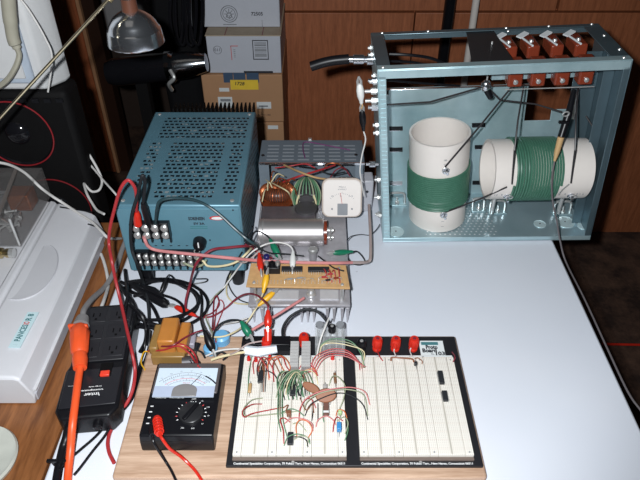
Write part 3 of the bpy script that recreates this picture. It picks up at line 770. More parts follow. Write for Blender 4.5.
for x, y, m in ((324,279,M['redw']),(330,276,M['redw']),(336,280,M['brownc']),(328,282,M['darkw']),(300,280,M['nickel']),(290,281,M['nickel']),(308,281,M['resist'])):
    a = P(x-5,y+.5,ZB+.002); b_ = P(x+5,y-.5,ZB+.002); md = (a+b_)/2+Vector((0,0,.005))
    r_ = thing('small_resistor', 'small axial part soldered along the front of the tan board', 'resistor', (md.x,md.y,ZB), 'axial parts on the tan board')
    MB().tube([a-Vector((0,0,.002)), a+Vector((0,0,.004)), md, b_+Vector((0,0,.004)), b_-Vector((0,0,.002))], .0006, 5).build('lead', M['nickel'], r_)
    MB().sweep([a.lerp(b_,.25)+Vector((0,0,.0045)), a.lerp(b_,.75)+Vector((0,0,.0045))], .0016, 8).build('resistor_body', m, r_)
rz = random.Random(3)
for i in range(4):
    q0 = P(322+i*5, 268+rz.random()*6, ZB); q1 = P(328+i*4, 280+rz.random()*4, ZB)
    wire([q0, q0.lerp(q1,.5)+Vector((0,0,.012)), q1], .0009, M['redw'], 'board_jumper', 'short red jumper on the right end of the tan board', 'wire', 'red jumpers on the tan board')
# grey adapter between the chassis and the metal case
ga = thing('wall_adapter', 'pale grey upright module between the slotted chassis and the metal case', 'module', P(366,208,0))
q = P(366,212,0)
MB().box(q.x-.014, q.x+.012, q.y, q.y+.035, .0005, .075).build('housing', mat('pale_grey_module', (.46,.46,.5), .45), ga, .003)
MB().lathe((q.x,q.y-.0002,.05), (0,-1,0), [(0,.003),(.002,.002)], 12).build('screw', M['ink'], ga)

# ---------------------------------------------------------------- galvanised metal case
EW, ED, EH = .398, .157, .347
def E(v):
    x, y, z = v; return Vector((.120+x-.090*z, .917+y+.018*x, .0015+z*(1+.10*x)))
ec = thing('metal_case', 'open galvanised metal case standing on edge with white coil formers inside', 'case', (.32,1.0,0))
def ep(mb, name, m, bevel=.0008, parent=None, smooth=35): return mb.build(name, m, parent or ec, bevel, 2, smooth, xf=E)
ep(MB().box(0, EW, 0, ED, 0, .002), 'bottom_panel', M['perf'])
ep(MB().box(0, EW, 0, .0015, .002, .010), 'bottom_lip', M['galv'])
ep(MB().box(0, .0018, 0, ED, .002, EH), 'left_panel', M['galv'])
ep(MB().box(.0018, .014, 0, .0018, .010, EH-.012), 'left_flange', M['galv'])
mb = MB()
for i in range(40): mb.box(.0035, .0125, -.0008, .0, .014+i*.008, .0165+i*.008)
ep(mb, 'flange_ribs', M['galv'], 0)
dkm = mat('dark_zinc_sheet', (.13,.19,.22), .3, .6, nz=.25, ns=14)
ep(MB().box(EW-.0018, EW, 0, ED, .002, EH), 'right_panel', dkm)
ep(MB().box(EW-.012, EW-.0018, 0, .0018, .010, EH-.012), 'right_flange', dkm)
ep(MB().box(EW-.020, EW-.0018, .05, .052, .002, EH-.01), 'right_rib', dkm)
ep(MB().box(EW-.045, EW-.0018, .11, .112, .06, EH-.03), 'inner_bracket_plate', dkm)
ep(MB().box(EW-.040, EW-.036, .094, .098, .20, .26), 'standoff_rod', M['nickel'])
# top frame
ep(MB().box(0, EW, 0, .016, EH-.0018, EH), 'top_front_rail', M['galv'])
ep(MB().box(.0018, EW-.0018, 0, .0018, EH-.016, EH-.0018), 'top_front_lip', M['galv'])
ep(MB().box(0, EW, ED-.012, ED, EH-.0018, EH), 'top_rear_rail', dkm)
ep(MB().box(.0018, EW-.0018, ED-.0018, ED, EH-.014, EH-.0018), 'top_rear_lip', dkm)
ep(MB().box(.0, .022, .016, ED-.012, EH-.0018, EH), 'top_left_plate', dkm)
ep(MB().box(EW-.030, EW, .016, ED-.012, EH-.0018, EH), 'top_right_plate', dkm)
ep(MB().prism([(.150,.010),(.218,.010),(.214,ED-.008),(.166,ED-.008)], 'z', EH-.004, EH-.0022), 'top_dark_plate', mat('dark_cover_plate', (.035,.04,.045), .35, .4))
for x, y in ((.02,ED-.005),(.10,ED-.005),(.236,ED-.005),(.31,ED-.005),(.385,ED-.004),(.388,.10),(.391,.04),(.386,.008),(.01,.008),(.236,ED-.020)):
    ep(MB().lathe((x,y,EH), (0,0,1), [(0,.0030),(.0015,.0024)], 10), 'frame_rivet', M['nickel'], 0)
# back panel with a notch
ep(MB().prism([(.0018,.002),(EW-.002,.002),(EW-.002,.190),(.340,.190),(.340,.168),(.290,.168),(.290,.242),(.0018,.242)], 'y', ED-.002, ED), 'back_panel', M['galv'])
ep(MB().box(.0018, .290, ED-.008, ED-.002, .2405, .242), 'back_panel_lip', M['chrome'])
def EI(px, py, y):   # pixel on the inner plane y of the case, in case coordinates
    Y = .917+y+.018*.2; w = V(px, py, Y); x = w.x-.120+.09*w.z
    w = V(px, py, .917+y+.018*x); z = w.z/(1+.1*x); return w.x-.120+.09*z, z
for px, py, wd in ((396,128.5,1),(396,149.5,1),(396,183,1),(478.5,125,1),(478.5,147,.6),(478.5,182.5,1),(386.5,92.5,.3)):
    x, z = EI(px, py, ED-.002); o = ep(MB().box(x-.013*wd, x+.013*wd, ED-.0035, ED-.002, z-.0035, z+.0030), 'vent_slot', M['black'] if py not in (183,) else M['heatsink'], 0)
    ep(MB().box(x-.013*wd, x+.013*wd, ED-.0065, ED-.0022, z-.0048, z-.0038), 'slot_louvre', M['chrome'], 0, o)
# knockouts and feet brackets on the floor
def EF(px, py):
    w = P(px, py, .004); x = w.x-.120; return x, w.y-.917-.018*x
for px, py, r in ((396,231.5,.016),(565,222,.019),(540,224,.012),(583,226,.011)):
    x, y = EF(px, py)
    y = min(y, ED-.02)
    mb = MB().lathe((x,y,.002), (0,0,1), [(0,r),(.0014,r),(.0015,r*.93),(.0006,r*.92)], 28)
    k = ep(mb, 'knockout_disc', mat('bright_zinc', (.62,.76,.78), .4, .3), 0); ep(MB().cyl((x,y,.003),(x,y,.0042),.0012,n=8), 'disc_dimple', M['black'], 0, k)
for px, py, w in ((397,204,.02),(497,212,.018),(563,213,.02),(478,210,.014)):
    x, y = EF(px, py); y = min(max(y, .06), ED-.03); x = min(max(x,.022), EW-.03)
    b_ = ep(MB().box(x-w, x+w, y-.008, y+.008, .002, .005), 'former_bracket', M['galv'])
    ep(MB().tube([(x-w*.8,y,.003),(x-w*.8,y,.024),(x-w*.5,y,.030),(x+w*.5,y,.030),(x+w*.8,y,.024),(x+w*.8,y,.003)], .0026, 8, 3), 'bracket_bail', M['nickel'], 0, b_)
    ep(MB().cyl((x,y-.004,.005), (x,y-.004,.022), .0022, n=10).cyl((x,y-.004,.008), (x,y-.004,.012), .005, n=6), 'bracket_bolt', M['nickel'], 0, b_)
# ceramic terminals under the top opening
for i, x in enumerate((.233,.271,.311,.351)):
    c_ = ep(MB().box(x-.0125, x+.0125, .050, .074, EH-.062, EH-.018), 'ceramic_terminal', M['brownc'], .003)
    ep(MB().box(x-.013, x+.009, .088, .138, EH-.030, EH-.008), 'ceramic_arm', M['brownc'], .003, c_)
    for y, z in ((.049,EH-.027),(.049,EH-.052)):
        ep(MB().lathe((x,y,z), (0,-1,0), [(0,.0042),(.002,.0042),(.004,.0022)], 14), 'terminal_screw', M['nickel'], 0, c_)
    ep(MB().lathe((x-.002,.108,EH-.008), (0,0,1), [(0,.0042),(.003,.0032)], 14), 'terminal_screw', M['nickel'], 0, c_)
    ep(MB().obox((x-.012,.128,EH-.004), Vector((.8,.5,.2)).normalized(), Vector((-.5,.8,0)).normalized(), Vector((0,0,1)), .0095, .0055, .001), 'contact_blade', mat('bright_blade', (.85,.9,.95), .3, .2), 0, c_)
    ep(MB().sweep([(x-.014,.118,EH-.006),(x-.006,.084,EH-.006)], .0018, 6), 'contact_spring', mat('bright_blade'), 0, c_)
ep(MB().box(.20, .375, .078, .084, EH-.060, EH-.052), 'terminal_rail', M['galv'], 0)
ep(MB().sweep([(.216,.048,EH-.064),(.366,.048,EH-.064)], .0009, 6), 'bus_wire', M['nickel'], 0)
# fittings on the outside left
for z, y, L in ((.330,.10,.008),(.322,.012,.012),(.302,.020,.020),(.285,.020,.020),(.24,.02,.009),(.225,.02,.009),(.33,.13,.007),(.31,.06,.006),(.13,.02,.010),(.05,.02,.009),(.07,.05,.01),(.03,.05,.01)):
    ep(MB().cyl((-L,y,z), (0,y,z), .003, n=12).cyl((-L*.5,y,z), (-.001,y,z), .0055, n=6), 'side_fitting', M['nickel'], 0)
for px, py in ((368,80.5),(368,107.5),(366,164)):
    q = V(px, py, .93); MB().cyl(q, q+Vector((.022,0,0)), .0028, n=12).cyl(q+Vector((.006,0,0)), q+Vector((.016,0,0)), .0055, n=8).build('binding_stud', M['chrome'], ec)

# ---------------------------------------------------------------- coils
def numerals(parent, s, c, ux, uy, size): text(s, size, c, ux, uy, M['inkg'], parent, 'printed_marks')
vc = thing('upright_coil', 'white pipe coil former standing upright with green wire wound round its middle', 'coil', (.232,1.0,.004))
bt, tp = Vector((.2345,1.0,.0045)), Vector((.2180,1.0,.194)); ax = (tp-bt).normalized(); LH = (tp-bt).length; R = .0555
MB().lathe(bt, ax, [(0,R-.005),(0,R),(LH,R),(LH,R-.004),(.01,R-.004),(.01,R-.005),(0,R-.005)], 64, False).build('pipe_former', M['pvc'], vc, 0)
n = 18; w0, w1 = .050, .125
mb = MB(); pts = []
for i in range(n*28+1):
    t = i/28; a = 2*PI*t; u, w = frame(ax); pts.append(bt+ax*(w0+(w1-w0)*t/n)+(u*math.cos(a)+w*math.sin(a))*(R+.0016))
mb.sweep(pts, .00225, 6).build('green_winding', M['coil'], vc)
def rad(base, axv, h, ang, r):   # point on the former; ang measured from the -y side
    u = Vector((1,0,0)); u = (u-axv*u.dot(axv)).normalized(); f = axv.cross(u)
    if f.y > 0: f = -f
    return base+axv*h+(u*math.sin(ang)+f*math.cos(ang))*r, (u*math.sin(ang)+f*math.cos(ang))
for h in (.141, .042):
    p, d = rad(bt, ax, h, .07, R)
    MB().lathe(p, d, [(0,.007),(.0015,.007),(.002,.0045),(.005,.0045),(.0055,.0028),(.012,.0024)], 14).build('tap_bolt', M['chrome'], vc)
    MB().torus(p+d*.004+Vector((-.002,0,.003)), d, .0055, .0011, 16, 6).build('solder_lug', M['nickel'], vc)
for h, s in ((.163,'8'),(.154,'0'),(.026,'1'),(.014,'1')):
    p, d = rad(bt, ax, h, .05, R+.0004); text(s, .008, p, (0,0,1), (-1,0,0), M['inkg'], vc, 'printed_marks')
hc = thing('sideways_coil', 'white pipe coil former lying sideways on brackets with green wire round its middle', 'coil', (.40,.97,.07))
h0, h1 = Vector((.309,.972,.131)), Vector((.485,.976,.131)); hx = (h1-h0).normalized(); HL = (h1-h0).length
MB().lathe(h0, hx, [(0,R-.005),(0,R),(HL,R),(HL,R-.005),(0,R-.005)], 64, False).build('pipe_former', M['pvc'], hc)
w0, w1 = .035, .119; n = 18; pts = []
for i in range(n*28+1):
    t = i/28; a = 2*PI*t; u, w = frame(hx); pts.append(h0+hx*(w0+(w1-w0)*t/n)+(u*math.cos(a)+w*math.sin(a))*(R+.0016))
MB().sweep(pts, .00225, 6).build('green_winding', M['coil'], hc)
for xx in (.030, .1465):
    a = math.radians(-28); d = Vector((0,-math.cos(a),math.sin(a))); p = h0+hx*xx+d*R
    MB().lathe(p, d, [(0,.007),(.0015,.007),(.002,.0045),(.005,.0045),(.0055,.0028),(.012,.0024)], 14).build('tap_bolt', M['chrome'], hc)
    MB().torus(p+d*.004+Vector((.004,0,.001)), d, .0055, .0011, 16, 6).build('solder_lug', M['nickel'], hc)
for xx, s in ((.008,'10'),(.019,'8'),(.134,'8'),(.161,'8 1 2')):
    a = math.radians(-22); d = Vector((0,-math.cos(a),math.sin(a))); p = h0+hx*xx+d*(R+.0006); text(s, .007, p, (1,0,0), Vector((0,math.sin(-a),math.cos(a))), M['inkg'], hc, 'printed_marks')
for x in (.335,.465): MB().cyl((x,.975,.028), (x,.975,.0765), .004, n=10).build('support_post', M['nickel'], hc)

# stiff black rods between the coils and terminals
def rod(pts, lab, r=.0016, m='darkw', nm='wire_link'): return one(MB().sweep([Vector(p) for p in pts], r, 8), nm, mat('black_rod', (.025,.022,.024), .4) if m == 'darkw' else M[m], lab, 'wire')
kb = V(486,86,1.0)
rod([V(376,105.5,.97), V(430,102,.98), kb], 'thin black wire across the upper back of the case to the silver knob')
rod([V(445,167,.938), V(480,126,.96), V(514,84,.985)], 'black wire slanting from the upright coil up to the first brown terminal')
rod([V(446,212,.945), V(480,199,.925), V(507,187,.915)], 'black wire joining the lower tap of the upright coil to the sideways coil')
rod([V(512,184,.912), V(514.5,150,.905), V(518,120,.93), V(524,85,.985)], 'black wire rising vertically left of the green sideways winding')
rod([V(571,183,.912), V(575,150,.905), V(576,120,.93), V(578,88,.985)], 'black wire rising vertically over the right end of the sideways coil')
rod([kb, V(500,100,1.0), V(535,104,1.0), V(562,112,.99)], 'thin dark wire from the silver knob right to the hanging probe')
rod([V(558,195,.905), V(562,190,.905), V(569,184,.908)], 'short bare wire by the right tap of the sideways coil', .0009, 'nickel')
rod([V(586,116,1.02), V(604,144,.985)], 'short dark wire down to the right wall of the case')
kn = thing('silver_knob', 'shiny silver toggle with black collar hanging under the front rail of the case', 'knob', kb)
MB().ball(kb, .0095, 16, (1,.8,1.2)).build('knob_cap', M['chrome'], kn)
MB().cyl(kb+Vector((.002,0,-.006)), kb+Vector((.012,0,-.022)), .0065, .005, 14).build('collar', M['black'], kn)
MB().cyl(kb+Vector((0,0,.008)), kb+Vector((.0,.01,.075)), .0015, n=8).build('stem', M['nickel'], kn)
# hanging probe
pr = thing('test_probe', 'black and tan probe hanging on a dark wire over the sideways coil', 'probe', V(562,140,.90))
a, b_, c_, d_ = V(574,90,.955), V(569,112,.93), V(561,137,.912), V(554.5,161,.902)
MB().sweep([a, b_], [.004,.0055], 12).build('upper_sleeve', M['black'], pr)
MB().sweep([b_, c_], [.0062,.0058], 12).build('black_grip', M['black'], pr)
MB().box(V(559,121,.918).x, V(569,121,.918).x, .915, .92, V(560,122,.918).z-.002, V(560,122,.918).z+.002).build('clamp_bar', M['black'], pr)
MB().sweep([c_, c_.lerp(d_,.6), d_], [.0056,.0048,.002], 12).build('tan_grip', M['resist'], pr)
MB().torus(V(566,114,.92), (0,1,.3), .005, .0012, 16, 6).build('spring_hook', M['nickel'], pr)
MB().tube([d_, V(552,178,.895), V(552.5,200,.89), V(557,222,.885), V(560,240,.88), P(566,262,.002), P(585,300,.002), P(608,350,.002), P(628,392,.0025), P(642,412,.002)], .0016, 8).build('lead', mat('grey_brown_lead', (.13,.115,.12), .5), pr)

# left side coax and clip leads
cx_ = thing('coaxial_cable', 'thick black coaxial cable with silver plug entering the left side of the case', 'cable', V(345,60,1.02))
MB().tube([V(311,66.5,1.02), V(322,63,1.02), V(334,60.5,1.02), V(349,59,1.02)], .0085, 14).build('cable_jacket', M['rubber'], cx_)
qq = V(346,59.3,1.02); MB().lathe(qq, (1,0,0), [(0,.006),(.012,.0062),(.013,.0085),(.03,.0085),(.031,.006),(.036,.006),(.036,.010),(.046,.010)], 20).build('silver_plug', M['chrome'], cx_)
wire([V(389,54,1.03), V(410,55,1.03), V(430,58,1.04), V(446,64,1.05)], .0028, M['rubber'], 'inner_cable', 'upper black cable curving inside the top of the case', 'cable')
wire([V(389,61,1.03), V(410,62,1.04), V(430,65,1.05), V(470,68,1.06)], .0024, M['rubber'], 'inner_cable', 'lower black cable curving inside the top of the case', 'cable')
wire([V(384,80,1.0), V(420,83,1.02), V(460,86,1.04)], .0022, M['rubber'], 'inner_cable', 'black cable just under the front rail of the case', 'cable')
lc = thing('clip_lead', 'lead with white and black clip boots hooked on the silver studs left of the case', 'clip lead', V(361,100,.93))
clip_parts(lc, V(361.5,104,.925), V(359.5,84,.925), M['white'], .006)
clip_parts(lc, V(363.5,131,.925), V(362,110,.925), M['black'], .0055)
MB().tube([V(361.5,103,.925), V(362.5,106,.922), V(361,109,.924)], .0011, 6).build('short_wire', M['resist'], lc)
MB().tube([V(363.5,131,.925), V(365.5,140,.925), V(362,155,.925), V(360,170,.92), V(361.5,182,.92), V(364,196,.93)], .0013, 6).build('white_wire', M['whitew'], lc)
tb = thing('grey_tube_lead', 'greyish pink tube rising between the chassis and the metal case', 'tube', P(371,255,.01))
MB().tube([P(351,262.5,.06), P(362,262.5,.05), P(368,261.5,.04), P(370.5,257,.04), P(370.5,235,.04), P(369,205,.045)], .0028, 10).build('sleeve', M['pinkg'], tb)
wire([P(347,240,.042), P(352,236,.03), P(361,234.5,.01), P(370,235,.01), P(376,230,.02), P(380,224,.03)], .0008, M['darkw'], 'thin_wire', 'thin dark wire arched from the heat sink to the case')

# ---------------------------------------------------------------- plank and prototyping board
one(MB().box(-.267, .2145, .425, .667, .0005, .016), 'wooden_board', M['plank'], 'pale wooden board under the multimeter and the prototyping board', 'board', bevel=.004, )
pbd = thing('prototyping_board', 'black framed prototyping board with two white socket fields and a corner label', 'breadboard', (.045,.55,.0165))
ZP = .022; ZS = .0300
MB().box(-.1215, .2105, .4370, .659, .0165, ZP).build('base_panel', mat('black_panel', (.012,.012,.015), .5), pbd, .001)
YS0, YS1 = .4480, .6115
for X0 in (-.1135, .0515):
    x = X0
    for k in range(7):
        w = .011 if k%2 == 0 else .0347
        o = MB().box(x+.0002, x+w-.0002, YS0, YS1, ZP, ZS).build('bus_strip' if k%2 == 0 else 'terminal_strip', M['bb'], pbd, .0006)
        if k%2: MB().box(x+w/2-.0012, x+w/2+.0012, YS0+.001, YS1-.001, ZS-.0004, ZS+.0002).build('centre_groove', mat('groove', (.50,.46,.40), .6), o)
        if k%2 == 0:
            for yy in (YS0+.004, YS1-.006): MB().lathe((x+w/2,yy,ZS), (0,0,1), [(0,.0013),(.0005,.001)], 8).build('strip_screw', M['inkg'], o)
        x += w
    MB().box(X0, X0+.148, .4435, .4477, ZP, ZP+.004).build('front_rail', mat('dusty_rail', (.16,.12,.10), .6), pbd, .0005)
    MB().box(X0, X0+.148, .6118, .6185, ZP, ZP+.003).build('end_rail', M['label'], pbd, .0005)
    text('Continental Specialties Corporation, 70 Fulton Terr., New Haven, Connecticut 06511', .0042, (X0+.074,.4402,ZP+.0003), (1,0,0), (0,1,0), M['inkw'], pbd, 'edge_lettering', width=.144, bold=.03)
for x in (-.035,.13): MB().lathe((x,.4417,ZP), (0,0,1), [(0,.0025),(.0012,.002)], 12).build('panel_screw', M['nickel'], pbd)
a = P(421,355.5,ZP); c = P(444.5,341,ZP)
la = MB().box(a.x, P(446,355,ZP).x-.001, a.y, c.y, ZP, ZP+.0006).build('corner_label', M['label'], pbd)
lx = (a.x+P(446,355,ZP).x)/2; lt = c.y-a.y
MB().box(a.x+.003, lx+.010, c.y-lt*.30, c.y-lt*.10, ZP+.0006, ZP+.0010).build('label_bar', M['inkt'], la)
text('Proto', .0105, (lx-.001,c.y-lt*.47,ZP+.0011), (1,0,0), (0,1,0), M['ink'], la, 'label_lettering', width=.018, bold=.05)
text('Board', .0105, (lx-.005,c.y-lt*.70,ZP+.0011), (1,0,0), (0,1,0), M['ink'], la, 'label_lettering', width=.022, bold=.05)
text('No.', .004, (lx-.001,c.y-lt*.93,ZP+.0011), (1,0,0), (0,1,0), M['ink'], la, 'label_lettering', width=.005, bold=.02)
text('103', .0095, (lx+.010,c.y-lt*.90,ZP+.0011), (1,0,0), (0,1,0), M['ink'], la, 'label_lettering', width=.014, bold=.04)
for px in (396,410.5,423,378):
    q = P(px,357,ZP+.003); text('V', .005, q, (1,0,0), (0,1,0), M['ink'], pbd, 'terminal_letter', bold=.02)
# binding posts
def post(px, py, m, lab, h=.021):
    q = P(px, py, ZP); t = thing('binding_post', lab, 'binding post', q, 'binding posts along the back of the board')
    MB().lathe(q, (0,0,1), [(0,.0068),(.003,.0068),(.004,.005),(.006,.005),(.007,.0066),(h,.0072),(h+.002,.006)], 18).build('post_cap', m, t)
    mb = MB()
    for k in range(12):
        g = 2*PI*k/12; mb.box(q.x+math.cos(g)*.0069-.0006, q.x+math.cos(g)*.0069+.0006, q.y+math.sin(g)*.0069-.0006, q.y+math.sin(g)*.0069+.0006, q.z+.008, q.z+h-.001)
    mb.build('knurling', m, t); MB().lathe(q+Vector((0,0,h+.002)), (0,0,1), [(0,.0028),(.0012,.0022)], 12).build('stud_tip', M['nickel'] if m == M['black'] else M['maroon'], t)
    return t
for px, lab in ((376.8,'red binding post nearest the black post, left of the three red ones'),(395,'middle red binding post of the three right of the black post'),(413,'red binding post beside the white corner label')): post(px, 349, M['red'], lab, .022)
post(361, 351, M['black'], 'black binding post left of the three red ones')
post(304, 345, M['red'], 'red binding post between the grey ribbed block and the clear variable capacitor')
post(267, 349, M['red'], 'red binding post held under the upright red clip')
post(248, 348, M['black'], 'black binding post held by the green clip at the left end')
one(MB().sweep([P(245,350,.034), P(258,352,.034), P(277,349,.036)], [.007,.008,.006], 8), 'white_tape', mat('white_tape', (.75,.82,.9), .5, nz=.02), 'crumpled bluish white tape roll at the back left corner of the board', 'tape')
one(MB().box(P(246,349,.03).x, P(290,349,.03).x, .630, .648, ZP, .036), 'terminal_bar', M['black'], 'black terminal bar behind the white tape on the board', 'terminal bar', bevel=.001)

# chips, parts on the sockets
HP = PI/2
make_ic('dip_chip', 'black chip at the upper left of the left socket field, under coloured jumpers', P(261,379,ZS), .020, .0070, HP, ZS)
make_ic('dip_chip', 'black chip under the big green jumper bundle', P(293,391,ZS), .024, .0070, HP, ZS)
make_ic('dip_chip', 'black chip nearest the front edge of the left socket field', P(290.5,441,ZS), .018, .0070, HP, ZS)
ice = make_ic('dip_chip', 'brown backed chip with a pale band below the brown disc', P(326,409,ZS), .030, .0072, HP, ZS, m=mat('chip_brown', (.16,.08,.06), .5))
q = P(326,415,ZS); MB().box(q.x-.0037, q.x+.0037, q.y-.0015, q.y+.0015, ZS+.0076, ZS+.0081).build('pale_band', M['label'], ice)
make_ic('dip_chip', 'longer grey black chip on the right socket field', P(440.5,380,ZS), .0225, .0068, HP, ZS)
make_ic('dip_chip', 'short grey black chip in front of the longer one on the right socket field', P(444.5,398.5,ZS), .0165, .0068, HP, ZS)
gb = thing('ribbed_block', 'grey ribbed double row connector block at the back of the left socket field', 'connector', P(300,355,ZS))
for s, px in ((0,294.5),(1,306)):
    a = P(px-4.8,369,ZS+.008); c = P(px+4.8,343,ZS+.010)
    r0 = MB().box(min(a.x,c.x), max(a.x,c.x), a.y, c.y, ZS, ZS+.012).build('row_base', mat('block_grey', (.30,.28,.28), .4), gb)
    for k in range(8):
        y = a.y+(c.y-a.y)*(k+.5)/8; MB().box(min(a.x,c.x), max(a.x,c.x)-.0006, y-.0013, y+.0013, ZS+.012, ZS+.0160).build('rib', mat('rib_grey', (.55,.54,.53), .4, .1), r0)
def disc(px, py, rx, ry, rot, lab, h=.013):
    c = P(px, py, ZS+h); t = thing('disc_capacitor', lab, 'capacitor', (c.x,c.y,ZS))
    d = Vector((math.sin(rot)*.35, -.45, .85)).normalized(); u = Vector((math.cos(rot), math.sin(rot), 0)); u = (u-d*u.dot(d)).normalized(); w = d.cross(u)
    mb = MB(); vs = []; n = 28; o = []
    for k in range(n): o.append((rx*math.cos(2*PI*k/n), ry*math.sin(2*PI*k/n)))
    plate(mb, c, u, w, d, o, -.002, .002); mb.build('disc_body', M['disc'], t, .0014, 3)
    for s in (-.4,.4): MB().tube([c+u*rx*s-w*ry*.8, Vector((c.x+u.x*rx*s, c.y-.006, ZS+.004)), Vector((c.x+u.x*rx*s, c.y-.007, ZS))], .0005, 5).build('lead', M['nickel'], t)
    return t
disc(311, 387.5, .0135, .0062, -.55, 'smaller brown ceramic disc leaning up beside the larger one'); disc(326, 395.5, .0145, .0098, .12, 'larger brown ceramic disc over the brown backed chip')
def boxy(nm, px, py, w, l, h, m, lab, cat='capacitor', rz=0):
    c = P(px, py, ZS+.004); t = thing(nm, lab, cat, (c.x,c.y,ZS))
    MB().obox(c+Vector((0,0,h/2)), Vector((math.cos(rz),math.sin(rz),0)), Vector((-math.sin(rz),math.cos(rz),0)), Vector((0,0,1)), w/2, l/2, h/2).build('body', m, t, .0008)
    for s in (-1,1): MB().tube([c+Vector((0,s*l*.45,h/2)), c+Vector((0,s*(l*.5+.004),h/2)), Vector((c.x,c.y+s*(l*.5+.005),ZS))], .0005, 5).build('lead', M['nickel'], t)
boxy('tan_resistor', 250, 389, .0048, .015, .004, M['resist'], 'tan cylindrical resistor at the left edge of the left socket field', 'resistor')
boxy('brown_resistor', 335, 379, .0038, .018, .004, mat('brown_res', (.20,.10,.05), .5), 'brown upright resistor right of the large brown disc', 'resistor', .05)
boxy('blue_capacitor', 339, 429, .0062, .011, .009, M['bluec'], 'bright blue capacitor at the right front of the left socket field')
boxy('black_transistor', 415.5, 365, .0045, .005, .006, M['ic'], 'tiny black transistor in front of the lone brown jumper on the right field', 'transistor')
boxy('small_capacitor', 289, 415, .006, .007, .007, mat('brown_small', (.22,.09,.05), .4), 'small brown capacitor in the middle of the left socket field')
boxy('green_capacitor', 340, 414, .005, .006, .007, mat('lime_cap', (.45,.62,.30), .5), 'small pale lime capacitor above the blue one')
boxy('grey_capacitor', 325, 388, .006, .006, .006, mat('grey_small', (.38,.36,.34), .5), 'small grey capacitor at the tip of the brown discs')
for i, (px, py, lb) in enumerate(((249,361,'leftmost red indicator lamp at the back of the left socket field'),(256,362,'red indicator lamp second from the left in the back row'),(270,360,'red indicator lamp right of the two leftmost ones'),(332.5,360,'lone red indicator lamp in front of the clear variable capacitor'))):
    q = P(px, py, ZS); t = thing('indicator_lamp', lb, 'led', q)
    MB().lathe(q+Vector((0,0,.003)), (0,0,1), [(0,.0031),(.001,.0031),(.0012,.0025),(.006,.0025),(.008,.0016),(.0086,.0003)], 14).build('lens', M['ledred'], t)
    for s in (-1,1): MB().cyl(q+Vector((s*.0012,0,0)), q+Vector((s*.0012,0,.003)), .0003, n=5).build('lead', M['nickel'], t)

# jumper wires: (points in the picture, height of the arch) on the socket field
JC = {'g':(M['greenw'],'green'),'p':(M['paleg'],'pale green'),'r':(M['redw'],'red'),'k':(M['darkw'],'dark'),'o':(mat('orange_jumper',(.62,.16,.05),.45),'orange'),'b':(mat('brown_jumper',(.25,.09,.04),.5),'brown'),'w':(M['cream'],'cream'),'n':(mat('pinkish_jumper',(.60,.20,.20),.5),'pink')}
def jump(c, pts, h, where, r=.00075, grp=None):
    n = len(pts); q = []
    for i, (x, y) in enumerate(pts):
        t = i/(n-1); z = ZS-.001+h*4*t*(1-t); q.append(P(x, y, max(z, ZS) if 0 < i < n-1 else ZS))
    m, cn = JC[c]; lab = '%s jumper wire %s' % (cn, where)
    return wire([q[0]-Vector((0,0,.001))]+q+[q[-1]-Vector((0,0,.001))] if n < 4 else q, r, m, 'jumper_wire', lab, 'wire', grp or lab)
L = jump
L('r', [(262,404),(252,404.5),(243,410),(244,417),(254,413),(285,407)], .020, 'in a wide low loop reaching the left edge of the field')
L('p', [(263,398),(252,400),(244,408),(246,416),(264,415),(300,411)], .016, 'in a wide low loop beside the red one')
for dx in (0,2.2,4.6): L('g' if dx != 2.2 else 'p', [(284+dx,371),(279+dx,382),(278+dx*.9,400),(278+dx,418),(281+dx*1.3,432+dx)], .012, 'running long and straight toward the front from the bundle')
for i in range(9):
    x = 278+i*2.6; L('gpk'[i%3] if i%4 else 'g', [(x,394-rz.random()*7),(x-1+i*.4,380),(x+3,372),(x+10,374),(x+15+rz.random()*4,391+rz.random()*8)], .020, 'in the bundled fan over the black chip, centre left')
for i in range(6):
    L('pgpwgp'[i], [(276+i*3.2,398-i),(280+i*2.5,384),(288+i*1.5,373+i*.6),(298,370+i),(304+i*1.2,378+i*2.5)], .026, 'arched widest over the bundled fan')
for i in range(5): L('kgkgk'[i], [(285+i*4,400),(283+i*4.5,391),(288+i*4,385),(294+i*3,396)], .009, 'tucked low in front of the bundle')
for i, c in enumerate('rrbor'): L(c, [(254+i*5,374+i*2),(253+i*5,363),(258+i*6,357),(266+i*5,366),(270+i*5.5,378-i)], .017, 'hooked over the red lamps at the back left')
for i, c in enumerate('kbk'): L(c, [(259+i*1.5,384-i*3),(257+i*2,368),(262+i*2,358+i*2),(262+i*1.5,392)], .012, 'standing over the upper left chip')
L('k', [(262,372),(268,371),(276,377),(279,390)], .012, 'curving from the upper left chip to the bundle')
L('g', [(252,356),(249,372),(248,392)], .008, 'dropping beside the tan resistor')
L('o', [(270,358),(282,356),(290,366),(288,374)], .018, 'short and arched left of the grey ribbed block')
for i in range(4): L('rnrn'[i], [(311+i*1.2,367+i*2.4),(316+i*2,356+i*1.5),(332,349+i*2.2),(348,351+i*2),(358+i*1.6,361+i*1.5),(360+i*2,370-i*1.2)], .022+.002*i, 'crossing the black gap at the back', grp='red and pink wires crossing the black gap at the back')
for i in range(3): L('gpw'[i], [(315+i*2,358),(320+i,346),(332,339+i*2),(350,341+i*2.4),(360+i*2,352),(365-i*1.6,368)], .028, 'arched over the clear variable capacitor to the right field')
for i in range(5): L('rnror'[i], [(299+i*1.5,369+i*2.4),(304,362+i*3),(311+i,363+i*2),(314+i,372+i)], .010, 'bunched in front of the grey ribbed block', grp='small red loops before the ribbed block')
L('w', [(300,375),(307,370),(315,374),(318,384)], .014, 'yellowish loop above the smaller brown disc')
L('p', [(329,386),(332,377),(338,377),(345,386),(343,400),(338,412)], .018, 'looping over the brown upright resistor')
L('p', [(304,412),(307,402),(318,394),(335,390),(352,390),(364,396),(368,416)], .024, 'in the long arch over the black gap')
